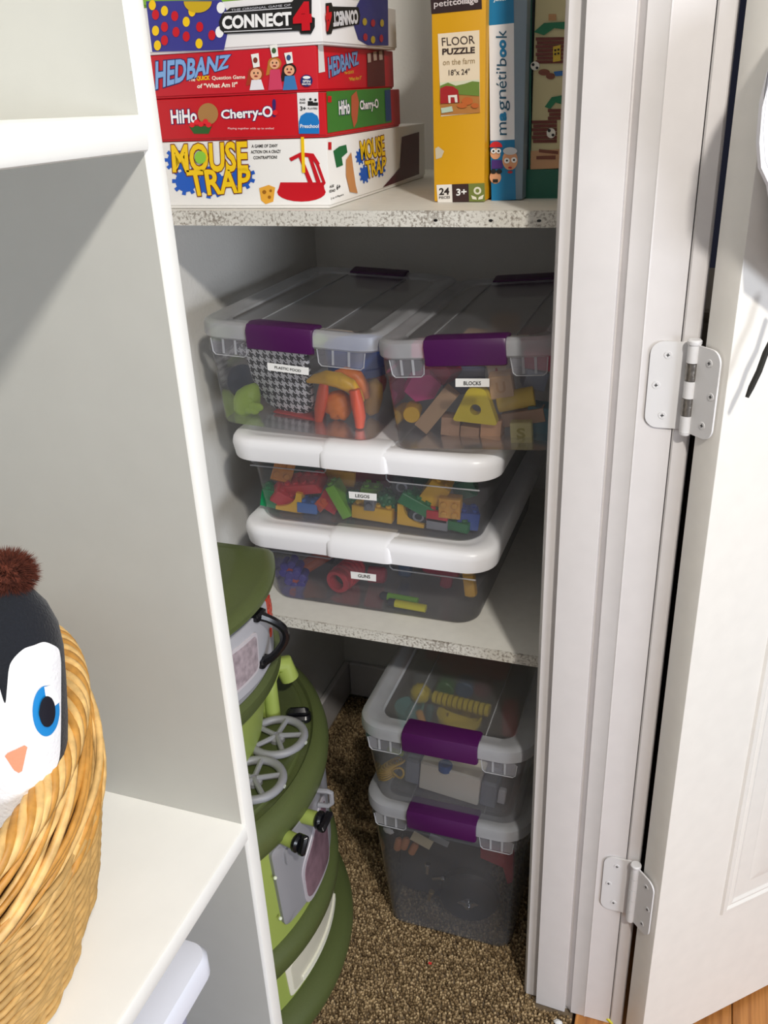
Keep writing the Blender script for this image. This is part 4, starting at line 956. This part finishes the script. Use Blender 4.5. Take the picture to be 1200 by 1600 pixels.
brick(579, 788, Y1-.012, 1, 1, .9, GYc, (80, 0, 3), 'small grey brick with its stud facing out')
brick(587, 817, Y1, 4, 2, 1.15, YLc, (0, 3, 0), 'wide yellow brick lying on the bottom under the LEGOS label')
brick(535, 742, Y2+.01, 3, 2, 1.3, '#d39a2a', (0, 3, 5), 'amber brick high behind the red one')
brick(583, 742, Y2+.02, 4, 2, 1, '#7c1d2a', (0, 3, 0), 'dark maroon brick under the lid grip')
brick(560, 760, Y3, 4, 2, 1.2, '#c2922a', (0, 3, 4), 'amber brick at the back behind the label')
brick(658, 785, Y1-.004, 4, 2, 1, GNc, (10, 30, 10), 'long green brick tilted between the two wheels')
brick(682, 765, Y1+.002, 2, 2, 2.1, YLc, (10, 34, 8), 'tall yellow brick leaning right of the upper wheel')
brick(704, 791, Y1-.012, 2, 2, 1, '#dfa43a', (96, 2, 4), 'amber brick with its open underside facing out')
brick(687, 801, Y1-.004, 2, 2, .9, RDc, (0, 3, 0), 'red brick stacked on the grey brick at bottom right')
brick(687, 829, Y1-.004, 2, 2, .95, '#85878f', (0, 3, 0), 'grey brick at the bottom under the red brick')
brick(730, 810, Y1+.004, 2, 2, 1.4, BLc, (0, 8, 20), 'blue brick standing at the right end of the bin marked LEGOS')
brick(721, 831, Y1-.002, 2, 2, .8, GNc, (0, 3, -8), 'green brick at the bottom right corner of the bin marked LEGOS')
brick(655, 740, Y2+.01, 3, 2, 1.3, '#0f6a50', (0, -12, 0), 'dark green brick under the lid right of the grip')
brick(727, 760, Y2, 2, 2, 1.4, '#14785a', (0, -20, 10), 'teal brick high at the right end of the bin marked LEGOS')
brick(700, 745, Y3, 4, 2, 1.2, '#28508c', (0, 4, 0), 'dark blue brick behind the tall yellow brick')
brick(428, 782, Y1+.002, 2, 2, 1.5, '#17915a', (0, 12, 10), 'green brick against the left wall of the bin marked LEGOS')
brick(490, 735, Y3, 4, 2, 1.2, '#2f4c3a', (0, 4, 0), 'dark green brick behind the long red brick')
def arch(px, py, s_, c, rot, label):
    P = [(-.019, -.014), (.022, -.014), (.022, -.008)]
    P += [(.020-.030*sin(radians(a))*1.0, .016-.024*cos(radians(a))) for a in range(10, 91, 16)]+[(-.010, .019), (-.019, .019)]
    thing_mesh('curved_brick', atY(px, py, Y1-.002), rot, MB().prism([(x*s_, z) for x, z in P], -.015, .015, 'y'), pl(c), label, 'toy brick', BG)
arch(645, 812, 1, YLc, (0, 3, 0), 'yellow curved slope brick at the bottom beside the lower wheel')
arch(459, 801, -1.0, YLc, (0, 6, 6), 'yellow curved slope brick at the bottom left of the bin')
def wheel(px, py, r, label):
    p = atY(px, py, Y1-.006); T = TR((0, 0, 0), (90, 0, 0))
    o = thing_mesh('wheel_brick', p, (6, 0, 8), MB().lathe([(r*.55, -.008), (r*.92, -.008), (r, -.004), (r, .004), (r*.92, .008), (r*.55, .008)], 26, T), mat('#1d2b2b', .6), label, 'toy wheel', 'toy wheels in the bin marked LEGOS')
    MB().lathe([(r*.52, -.004), (r*.52, .0085), (r*.36, .0095), (r*.3, .007)], 20, T).obj('hub', mat('#8a8f98', .4), o)
wheel(629, 757, .0165, 'upper toy wheel with grey hub under the lid'); wheel(655, 803, .0165, 'lower toy wheel with grey hub beside the red brick')
def bush(px, py, label):
    p = atY(px, py, Y1+.008); o = thing_mesh('toy_bush', p, (0, 0, 0), MB().ball((0, 0, 0), .017, (1, 1, 1.05), 18, 12, bump=.08), pl('#0d6f3c'), label, 'toy bush', 'toy bushes in the bin marked LEGOS')
    me = MB().ball((0, 0, 0), .0042, n=8, m=6).mesh('leaf_bump'); me.materials.append(pl('#0d6f3c'))
    for i in range(34):
        z = 1-2*(i+.5)/34; a = i*2.4; s_ = math.sqrt(1-z*z); q = bpy.data.objects.new('leaf_bump', me); COL.objects.link(q); q.parent = o; q.location = Vector((s_*cos(a), s_*sin(a), z))*.0165
bush(550, 790, 'green knobbly toy bush left of the lime brick'); bush(607, 783, 'green knobbly toy bush right of the lime brick')

# guns bin: foam-dart toys
FLOORZ[0] = ZM+.003
GG = 'dart blaster pieces in the bin marked GUNS'
def gunpart(name, px, py, Y, rot, mb, c, label, rough=.4): return thing_mesh(name, atY(px, py, Y), rot, mb, mat(c, rough, name='blaster_'+c.strip('#')), label, 'toy blaster part')
GY = 1.135
def flower(px, py, r0, label):
    o = gunpart('blaster_nozzle', px, py, GY, (90, 0, 10), MB().cyl((0, 0, 0), .007, .02, 16), '#c0443a', label)
    for i in range(6): MB().cyl((.0125*cos(i*pi/3+.3), .0125*sin(i*pi/3+.3), 0), .0072, .026, 14, None, .002).obj('barrel_tube', mat('#42389c', .4), o)
flower(456, 888, 0, 'purple cluster of blaster tubes, upper left in the bin marked GUNS'); flower(464, 903, 0, 'purple cluster of blaster tubes just below its twin')
for px, py, c, l in ((490, 875, '#b5563a', 'dull orange tube running back from the upper purple cluster'), (496, 890, '#d8642c', 'bright orange tube running back from the lower purple cluster')):
    o = gunpart('blaster_tube', px, py, GY+.035, (0, 68, 40), MB().cyl((0, 0, 0), .0095, .060, 16, None, .001), c, l)
    MB().cyl((0, 0, -.033), .0108, .012, 16, None, .001).obj('tube_collar', mat('#d9a032', .4), o)
T = (0, 0, 0)
o = gunpart('blaster_muzzle', 541, 917, GY+.004, (90, 0, -12), MB().lathe([(.001, -.0295), (.0195, -.030), (.0190, .018), (.0205, .022), (.0185, .026), (.0130, .026), (.0130, .002), (.001, .002)], 28), '#c92b3c', 'large red ribbed blaster muzzle with open end facing out')
for k in range(5): MB().tube([(.0188*cos(a_*pi/14), .0188*sin(a_*pi/14), .010-k*.009) for a_ in range(28)], .0026, 8, closed=True).obj('rib_ring', mat('#c92b3c', .4), o)
MB().cyl((0, 0, .006), .0126, .006, 20).obj('muzzle_core', mat('#20242c', .5), o)
gunpart('blaster_barrel', 590, 899, GY+.03, (0, 90, 8), MB().lathe([(.010, -.014), (.0135, -.014), (.0135, .010), (.010, .014)], 20), '#bf2740', 'short red barrel collar behind the GUNS label')
gunpart('toy_blaster', 620, 893, GY+.06, (0, 2, 6), MB().box((0, 0, 0), (.075, .03, .034), b=.006).box((.016, 0, -.028), (.022, .022, .04), b=.005), '#27537c', 'blue blaster body with grip behind the red barrel collar')
gunpart('toy_blaster', 545, 878, GY+.10, (0, -6, 5), MB().box((0, 0, 0), (.14, .04, .034), b=.008).box((-.04, 0, -.018), (.028, .03, .03), b=.006), '#252f4a', 'dark navy blaster body lying across the back of the bin marked GUNS')
gunpart('toy_blaster', 690, 890, GY+.04, (0, 10, 8), MB().box((0, 0, 0), (.062, .03, .036), b=.01).box((.012, 0, -.022), (.02, .02, .03), b=.006), '#b02a4c', 'crimson blaster body at the right of the bin marked GUNS')
gunpart('blaster_trigger', 648, 872, GY+.03, (0, 10, 0), MB().box((0, 0, 0), (.03, .012, .012), b=.003), '#c79a5a', 'small tan clip left of the crimson blaster')
gunpart('blaster_grip', 734, 908, GY-.004, (0, -6, 0), MB().box((0, 0, 0), (.018, .016, .052), b=.004).box((-.006, 0, .022), (.030, .014, .014), b=.004), '#dba72e', 'yellow grip upright at the right end of the bin marked GUNS')
for px, py, c, l, a in ((629, 939, '#7cbf2e', 'green foam dart lying on the bottom', 1.114), (641, 950, '#dbd327', 'yellow foam dart lying in front of the green one', 1.098)):
    o = thing_mesh('foam_dart', atY(px, py, a), (0, 92, 0), MB().cyl((0, 0, 0), .0062, .050, 16, None, .0006), mat(c, .8), l, 'foam dart', 'foam darts in the bin marked GUNS')
    MB().lathe([(.0064, -.024), (.0064, -.034), (.003, -.037)], 14).obj('dart_tip', mat('#1d2430', .6), o)

# plastic food
FY = 1.150; FLOORZ[0] = ZC+.006
o = thing_mesh('oven_mitt', atY(440, 600, FY), (-8, 6, -6), MB(), WHITE, 'x', 'x') if False else None
def mitt():
    px = [(388, 545), (420, 540), (480, 548), (488, 600), (493, 634), (488, 648), (470, 655), (448, 650), (425, 640), (404, 620), (393, 590), (384, 560), (368, 556), (366, 545)]
    c = atY(440, 600, FY); P = [atY(x, y, FY)-c for x, y in px]
    def lp(k, y): return [(p.x*k, y, p.z*k) for p in P]
    mb = MB().loft([lp(.9, -.008), lp(1, -.004), lp(1, .004), lp(.9, .008)])
    return thing_mesh('oven_mitt', c, (0, 0, -4), mb, houndstooth('black_white_houndstooth', .00142), 'black and white houndstooth play oven mitt pressed against the bin wall', 'oven mitt', angle=70)
mitt()
def food(name, px, py, Y, rot, mb, c, label, bump=0, cat='toy food'): return thing_mesh(name, atY(px, py, Y), rot, mb, mat(c, .45, bump, 120, name='play_'+c.strip('#')), label, cat, 'play food in the bin marked PLASTIC FOOD', 60)
c0 = atY(523, 605, 1.128)
P = [atY(x, y, 1.128)-c0 for x, y in ((480, 596), (492, 592), (510, 590), (530, 594), (548, 603), (560, 617), (567, 628))]
o = MB().tube(P, [.0025, .007, .0105, .0115, .0105, .007, .003], 12).obj('toy_banana', mat('#e2ad28', .4)); o.location = c0; tag(o, 'yellow toy banana curving across the right side of the food bin', 'toy food', 'play food in the bin marked PLASTIC FOOD')
c0 = atY(550, 600, 1.15); P = [atY(x, y, 1.15)-c0 for x, y in ((525, 585), (540, 583), (558, 590), (568, 604), (572, 622))]
o = MB().tube(P, [.006, .010, .011, .009, .006], 12).obj('toy_carrot', mat('#d9752c', .45)); o.location = c0; tag(o, 'orange toy carrot arching behind the banana', 'toy food', 'play food in the bin marked PLASTIC FOOD')
food('toy_chicken', 529, 641, 1.140, (0, 0, 0), MB().ball((0, 0, 0), .021, (1.05, .8, 1.05), 22, 14, bump=.12, seed=4).ball((.008, -.004, -.010), .010, n=12, m=8, bump=.1), '#d9731c', 'lumpy orange toy roast chicken under the banana', .3)
food('toy_sausage', 502, 627, 1.128, (0, 8, 0), MB().tube([(-.002, 0, -.034), (-.001, 0, -.015), (.002, 0, .012), (.003, 0, .026)], [.006, .0085, .0085, .0065], 12), '#d4532f', 'red-orange toy sausage standing beside the mitt')
food('toy_carrot', 559, 648, 1.118, (0, 0, 0), MB().tube([(-.003, 0, .030), (0, 0, .012), (.003, 0, -.010), (.002, 0, -.026)], [.008, .0095, .009, .0065], 12), '#e2532a', 'red-orange toy carrot upright at the right front corner')
food('toy_artichoke', 388, 632, 1.128, (0, 35, 0), MB().lathe([(.002, -.030), (.012, -.024), (.019, -.010), (.020, .002), (.014, .016), (.005, .028)], 18), '#9cba45', 'pale green toy artichoke low at the left of the food bin', .6)
for i, (x, y) in enumerate(((378, 636), (386, 640), (392, 634), (384, 626), (394, 641), (373, 642), (400, 636))):
    k = atY(x+3, y, 1.115); mb = MB().ball((0, 0, 0), .0075, (1.2, .6, .9), 10, 8); ob = mb.obj('scale', mat('#9cba45', .45)); ob.parent = bpy.data.objects['toy_artichoke']; ob.matrix_basis = MW(bpy.data.objects['toy_artichoke']).inverted() @ Matrix.Translation(k)
food('toy_plate', 384, 597, 1.150, (84, 10, 4), MB().lathe([(.001, 0), (.018, 0), (.026, .004), (.028, .005), (.026, .002), (.018, -.002)], 30), '#28364a', 'dark blue toy plate at the left end of the food bin', cat='toy plate')
food('toy_tray', 470, 659, 1.145, (0, 5, -4), MB().box((0, 0, 0), (.075, .03, .003), b=.001).box((.034, 0, .010), (.004, .03, .022), TR((0, 0, 0), (0, 0, 0))), '#c53a34', 'thin red toy tray on the bottom of the food bin', cat='toy tray')
food('toy_pot', 560, 548, 1.20, (0, 0, 0), MB().lathe([(.001, -.03), (.046, -.03), (.05, .012), (.047, .012), (.043, -.026)], 28), '#2c4f96', 'blue toy pot under the right side of the food bin lid', cat='toy pot')
food('toy_lettuce', 470, 520, 1.24, (0, 0, 0), MB().ball((0, 0, -.012), .034, (1.3, 1, .5), 20, 12, bump=.1, seed=3), '#7f9a4a', 'green toy lettuce under the middle of the food bin lid', .5)
food('toy_bun', 470, 496, 1.33, (0, 0, 0), MB().ball((0, 0, -.02), .032, (1.1, 1, .5), 18, 10), '#b58a4e', 'tan toy bun under the back of the food bin lid')
food('toy_pepper', 585, 595, 1.20, (0, 0, 0), MB().ball((0, 0, 0), .022, (.8, 1, 1.1), 18, 12, bump=.08, seed=9), '#c8372a', 'red toy pepper at the far right of the food bin')
food('toy_corn', 583, 626, 1.17, (0, 10, 0), MB().lathe([(.002, -.030), (.012, -.022), (.015, 0), (.012, .020), (.003, .028)], 16), '#cf9a2a', 'amber toy corn cob at the right wall of the food bin', .5)

# blocks
WD = [grainy('beech_block_wood', '#b58e6c', '#cfab87', 20, 5, .6), grainy('pinkish_block_wood', '#a98368', '#c49c82', 5, 20, .6)]
def block(name, px, py, Y, rot, mb, m_, label): return thing_mesh(name, atY(px, py, Y), rot, mb, m_, label, 'toy block', 'toy blocks in the bin marked BLOCKS')
KY = 1.135
block('wooden_block', 683, 642, KY-.012, (0, 38, 0), MB().box((0, 0, 0), (.022, .02, .072), b=.0008), WD[0], 'long wooden block leaning left of the yellow triangle')
o = block('wooden_block', 706, 678, KY-.010, (0, 4, 6), MB().box((0, 0, 0), (.026, .026, .026), b=.0008), WD[1], 'square wooden block on the bottom left of the small one')
block('wooden_block', 737, 680, KY-.012, (0, 4, 0), MB().box((0, 0, 0), (.026, .026, .016), b=.0008), WD[1], 'low wooden block on the bottom under the triangle')
block('wooden_block', 770, 676, KY-.010, (0, 4, 0), MB().box((0, 0, 0), (.028, .028, .028), b=.0008), grainy('peach_block', '#cf9468', '#e0ab84', 10, 10, .6), 'peach wooden block on the bottom right of the low one')
block('wooden_block', 819, 650, KY-.006, (0, -13, 0), MB().box((0, 0, 0), (.058, .018, .019), b=.0008), WD[1], 'flat wooden block tilted under the yellow roller')
def tri():
    P = []
    for (x, y), r_ in (((-.0315, -.023), .005), ((.0315, -.023), .005), ((.011, .0265), .008), ((-.011, .0265), .008)):
        P.append((x, y, r_))
    Q = []
    for i in range(4):
        a, b, c = Vector(P[i-1][:2]), Vector(P[i][:2]), Vector(P[(i+1) % 4][:2]); u = (a-b).normalized(); v = (c-b).normalized(); k = P[i][2]
        for t in (0, .25, .5, .75, 1): Q.append((b+u*k)*(1-t)**2+b*2*t*(1-t)+(b+v*k)*t*t)
    # resample outline by angle around the hole
    hc = Vector((0, -.004)); n = 64; out = []; inn = []
    for i in range(n):
        a = 2*pi*i/n; d = Vector((cos(a), sin(a))); best = 0
        for j in range(len(Q)):
            p, q = Q[j-1]-hc, Q[j]-hc; e = q-p; den = d.x*e.y-d.y*e.x
            if abs(den) < 1e-12: continue
            t = (p.x*e.y-p.y*e.x)/den; s_ = (p.x*d.y-p.y*d.x)/den
            if t > 0 and -1e-6 <= s_ <= 1+1e-6: best = max(best, t)
        out.append(hc+d*best); inn.append(hc+d*.0075)
    def lp(pts, y): return [(p.x, y, p.y) for p in pts]
    return MB().loft([lp(out, -.008), lp(out, .008), lp(inn, .008), lp(inn, -.008), lp(out, -.008)], False, False)
block('triangle_block', 745, 633, KY-.026, (0, 3, 2), tri(), mat('#e6cf1c', .4), 'bright yellow triangle block with a round hole')
hexa = [(cos(radians(a))*.026, sin(radians(a))*.020) for a in range(0, 360, 60)]
block('hexagon_block', 660, 602, KY+.004, (0, -8, 20), MB().prism(hexa, -.014, .014, 'y'), mat('#c0327c', .45), 'magenta hexagon block at the upper left of the blocks bin')
block('hexagon_block', 690, 577, KY+.03, (0, 0, -20), MB().prism(hexa, -.014, .014, 'y'), mat('#b52d52', .45), 'crimson hexagon block behind the purple latch')
block('round_block', 645, 643, KY-.010, (90, 0, 10), MB().cyl((0, 0, 0), .0118, .03, 24, None, .001), mat('#d9a91e', .45), 'yellow round peg with its end facing out at the far left')
block('round_block', 806, 624, KY-.006, (0, 78, 10), MB().cyl((0, 0, 0), .0135, .050, 22, None, .001), mat('#d2b23c', .5), 'yellow roller block right of the triangle')
def letterblock(px, py, Y, s_, c, rot, txt, label, ink):
    o = block('letter_block', px, py, Y, rot, MB().box((0, 0, 0), (s_, s_, s_), b=.0012), c, label)
    V, F = text2d(txt, .03); k = s_*.5
    mb = MB().add([((u-.5)*k*.8, -s_/2-.0004, (v-.5)*k) for u, v in V], F); me = mb.mesh('letter'); q = bpy.data.objects.new('letter', me); COL.objects.link(q); q.parent = o; me.materials.append(ink)
letterblock(784, 600, KY-.004, .031, WD[0], (0, -10, 8), 'U', 'wooden letter block above the yellow roller', mat('#b78e63', .6))
letterblock(780, 578, KY+.02, .026, mat('#c9b7a8', .6), (0, -12, 0), 'A', 'pale letter block high behind the latch', mat('#a33c3c', .6))
letterblock(816, 677, KY-.014, .029, mat('#d2c98a', .5), (0, -4, 4), 'S', 'yellowish letter block on the bottom at the right', mat('#a79c4a', .6))
block('square_block', 846, 663, KY+.002, (0, 4, 0), MB().box((0, 0, 0), (.036, .03, .046), b=.001), mat('#1d5f70', .45), 'teal block against the right side of the blocks bin')
block('square_block', 843, 560, KY+.03, (0, 4, 0), MB().box((0, 0, 0), (.040, .03, .024), b=.001), mat('#a82848', .45), 'crimson block under the right lid corner')
block('square_block', 835, 590, KY+.03, (0, 14, 20), MB().box((0, 0, 0), (.030, .03, .026), b=.001), mat('#8f98ac', .5), 'pale grey block right of the letter block')
block('wooden_block', 762, 512, 1.17, (0, 2, 0), MB().box((0, 0, -.018), (.062, .03, .024), b=.001), WD[0], 'wide wooden block under the middle of the blocks bin lid')
block('wooden_block', 790, 485, 1.30, (0, 2, 20), MB().box((0, 0, -.018), (.040, .03, .024), b=.001), WD[0], 'wooden block under the back of the blocks bin lid')
block('square_block', 675, 520, 1.17, (0, 0, 0), MB().box((0, 0, -.022), (.050, .04, .020), b=.001), mat('#a83a66', .45), 'dusky pink block under the left of the blocks bin lid')
block('square_block', 850, 500, 1.20, (0, 0, 0), MB().box((-.01, 0, -.024), (.036, .04, .020), b=.001), mat('#93304a', .45), 'dark red block under the right of the blocks bin lid')
block('square_block', 725, 590, KY+.055, (0, 0, 12), MB().box((0, 0, 0), (.060, .03, .040), b=.001), mat('#5a6078', .5), 'slate block at the back above the triangle')

# upper floor bin of yellow toys
VG = 'toys in the upper floor bin'; FLOORZ[0] = .2805+.004
def toy(name, p, rot, mb, m_, label, cat='toy', angle=38): return thing_mesh(name, p, rot, mb, m_, label, cat, VG, angle)
YT = mat('#d8c22a', .4); ZL = .415
o = toy('toy_rattle', atZ(715, 1098, ZL), (0, 90, -6), MB().cyl((0, 0, 0), .0055, .105, 14), mat('#8f8a1c', .5), 'yellow ribbed toy rattle with a flower-shaped end under the lid', 'rattle')
for k in range(11): MB().cyl((0, 0, -.038+k*.0088), .0105, .0068, 18, None, .001).obj('ring', YT, o)
q = MB().ball((0, 0, 0), .010, n=14, m=8)
for i in range(7): q.ball((.003*0, .0125*cos(i*2*pi/7), .0125*sin(i*2*pi/7)), .0068, n=10, m=6)
q = MB().ball((0, 0, -.064), .0185, (.9, .9, .9), 28, 14, bump=.10, seed=5).obj('flower_end', YT, o)
o = toy('toy_sieve', atZ(718, 1125, ZL-.03), (0, 0, 0), MB().lathe([(.001, -.018), (.026, -.018), (.034, -.004), (.037, .006), (.037, .012), (.034, .012), (.030, -.002), (.022, -.014), (.001, -.015)], 36, TR((0, 0, 0), (0, 0, 0), (1, .8, 1))), YT, 'round yellow toy sieve below the rattle', 'toy sieve')
for k in range(8):
    a = 2*pi*k/8+.2; MB().box((.031*cos(a), .025*sin(a), -.006), (.007, .007, .008), None).obj('slot', mat('#7a6b14', .6), o)
for px, py, c, l in ((697, 1072, '#2f7a32', 'green block in the upper floor bin'), (727, 1072, '#2a5a84', 'blue block in the upper floor bin'), (756, 1072, '#6d1f34', 'maroon block in the upper floor bin')):
    toy('toy_block', atZ(px, py, ZL-.006), (90, 0, 4), MB().cyl((0, 0, 0), .0155, .028, 20, None, .002), mat(c, .45), l+' beside its neighbours', 'toy block')
toy('toy_bucket', atZ(730, 1044, ZL-.02), (0, 0, 4), MB().box((0, 0.03, 0), (.150, .06, .05), b=.01), mat('#a23a1e', .5), 'large orange-red toy box at the back of the upper floor bin', 'toy box')
toy('toy_can', atZ(667, 1062, ZL-.02), (0, 0, 0), MB().cyl((0, 0, 0), .024, .05, 22, None, .003), mat('#6b7378', .5), 'grey toy can at the left back of the upper floor bin', 'toy can')
toy('toy_cup', atZ(640, 1118, ZL-.028), (0, 0, 0), MB().lathe([(.001, -.02), (.018, -.02), (.024, .02), (.021, .02), (.016, -.016)], 22), mat('#4e9a9c', .5), 'teal toy cup in the left front corner under the lid', 'toy cup')
toy('toy_peg', atZ(668, 1122, ZL-.03), (0, 14, 0), MB().cyl((0, 0, 0), .007, .05, 14, None, .001), mat('#1f5e68', .5), 'dark teal peg between cup and sieve', 'toy peg')
toy('toy_peg', atZ(662, 1132, ZL-.03), (0, -18, 0), MB().cyl((0, 0, 0), .006, .05, 14, None, .001), mat('#d79a42', .5), 'orange peg between cup and sieve', 'toy peg')
toy('toy_car', atZ(797, 1122, ZL-.03), (0, 0, 10), MB().box((0, 0, 0), (.026, .05, .05), b=.008), mat('#b92a44', .45), 'red toy block upright at the right of the upper floor bin', 'toy block')
toy('toy_can', atZ(812, 1085, ZL-.03), (0, 0, 10), MB().cyl((0, 0, 0), .020, .06, 20, None, .003), mat('#23304e', .5), 'navy toy can at the right back of the upper floor bin', 'toy can')
# white box with blue cap, grey sides, in front
YF = 1.040
o = toy('toy_appliance', atY(708, 1213, YF+.012), (0, 5, -2), MB().box((0, 0, 0), (.098, .045, .056), b=.003), mat('#e6e1d2', .45), 'cream toy appliance with blue button against the bin front', 'toy appliance')
MB().cyl((-.010, -.016, .027), .011, .014, 20, None, .002).obj('button', mat('#245a9c', .4), o)
MB().box((-.062, 0, -.001), (.024, .042, .050), b=.004).obj('side_piece', mat('#7b808c', .5), o); MB().box((.063, 0, -.001), (.026, .042, .050), b=.004).obj('side_piece', mat('#7b808c', .5), o)
MB().box((.083, -.012, 0), (.012, .01, .028), b=.002).obj('label_piece', mat('#bcbcc4', .5), o)
c0 = atY(614, 1205, YF); P = []
for i in range(170):
    t = i/169; cc = Vector((-.010+.020*t*1.0-.01*sin(pi*t), 0, -.016+.040*t)); a = t*9*2*pi; P.append((cc.x+.011*cos(a), .010*sin(a), cc.z+.004*cos(a)))
o = MB().tube(P, .0017, 5).obj('toy_coil', mat('#c9a12e', .45)); o.location = c0; tag(o, 'yellow plastic coil curled at the left of the upper floor bin', 'toy coil', VG)
c1_ = atY(622, 1207, YF-.004); mb = MB().tube([(.0095*cos(a*pi/10), .002*sin(a*pi/5), .0095*sin(a*pi/10)) for a in range(20)], .0019, 6, closed=True)
o2 = mb.obj('coil_loop', mat('#c9a12e', .45), o); o2.location = c1_-c0
toy('toy_leaf', atY(618, 1174, YF), (0, 10, 0), MB().box((0, 0, 0), (.028, .01, .006), b=.002), mat('#8a9a34', .5), 'small green piece above the yellow coil', 'toy')
# things in the deep bin
DG = 'things in the deep floor bin'; FLOORZ[0] = .005
def deep(name, px, py, Y, rot, mb, m_, label, cat='toy', angle=38): return thing_mesh(name, atY(px, py, Y), rot, mb, m_, label, cat, DG, angle)
DK = mat('#11151f', .35, name='dark_plastic'); CH = mat('#b9bcc2', .15, metal=1)
o = deep('toy_drum', 733, 1408, 1.050, (88, 0, 8), MB().lathe([(.001, .012), (.012, .012), (.018, .009), (.034, .009), (.048, .006), (.052, 0), (.050, -.02), (.02, -.022)], 48), DK, 'round black cymbal-like disc low in the deep bin', 'toy drum')
MB().cyl((0, 0, .018), .0045, .014, 12, None, .001).obj('bolt', CH, o)
for s_ in (-1, 1): MB().prism([(0, -.003), (s_*.016, .003), (s_*.018, .006), (s_*.012, .009), (0, .004)], .017, .020, 'z').obj('wing', CH, o)
MB().lathe([(.008, .0125), (.011, .0125), (.011, .0145), (.008, .0145)], 20).obj('washer', CH, o)
deep('toy_case', 700, 1365, 1.10, (0, 4, 0), MB().box((0, 0, 0), (.155, .07, .165), b=.012), mat('#1c212e', .5), 'dark case filling the back of the deep bin', 'case')
for px, py, l, r_ in ((668, 1358, 'upright chrome clip left in the deep bin', 4), (684, 1372, 'chrome clip lying right of the upright one', 70), (672, 1400, 'small brass clip below the chrome ones', 15)):
    o = deep('metal_clip', px, py, 1.040, (0, r_, 0), MB().box((0, 0, 0), (.006, .005, .022), b=.001).cyl((0, -.001, .011), .005, .006, 14, None, .001), CH if 'brass' not in l else mat('#a08a5a', .3, metal=.8), l, 'clip')
for i, (px, py) in enumerate(((622, 1319), (633, 1318), (646, 1326))):
    deep('wooden_peg', px, py, 1.055, (0, 12+i*5, 0), MB().lathe([(.003, -.014), (.0065, -.010), (.0065, .010), (.003, .015)], 14), mat('#b8764c', .6), ('leftmost', 'middle', 'rightmost')[i]+' of three orange-brown pegs high in the deep bin', 'toy peg')
deep('paper_card', 659, 1313, 1.040, (0, 22, 0), MB().box((0, 0, 0), (.036, .0012, .022)), mat('#cfc3a8', .8), 'tan paper card behind the deep bin front', 'card')
deep('paper_card', 686, 1313, 1.050, (0, 16, 0), MB().box((0, 0, 0), (.034, .0012, .014)), mat('#9aa0a8', .8), 'grey paper strip right of the tan card', 'card')
deep('cloth_scrap', 607, 1298, 1.030, (0, 20, 0), MB().ball((0, 0, 0), .008, (1.1, .3, .8), 14, 10, bump=.25), mat('#e6e6ea', .9), 'small white cloth scrap at the upper left corner', 'cloth')
deep('toy_net', 778, 1345, 1.055, (0, 0, 0), MB().prism([(-.028, .026), (.026, .026), (.026, -.034), (.018, -.040), (.010, -.006), (-.028, .004)], -.006, .006, 'y'), mat('#a8243a', .8, .8, 300), 'red mesh cloth in the upper right of the deep bin', 'cloth')

# ---------------------------------------------------------------- small bits on the floor
solo(MB().tube([tuple(atZ(944, 1589, .004)), tuple(atZ(950, 1592, .007)), tuple(atZ(957, 1600, .004))], [.0015, .003, .0015], 8), 'plastic_scrap', mat('#d8cf2a', .5), 'tiny yellow scrap on the wood by the jamb', 'scrap')
p = atZ(672, 1505, .003); solo(MB().box(tuple(p), (.005, .003, .002), None), 'confetti_piece', mat('#e23a3a', .5), 'tiny red and white crumb on the open carpet', 'crumb')
p = atZ(872, 1597, .004); solo(MB().ball(tuple(p), .005, (1.2, .8, .5), bump=.3), 'paper_crumb', mat('#e9e9e9', .8), 'tiny white crumb on the carpet edge by the jamb', 'crumb')
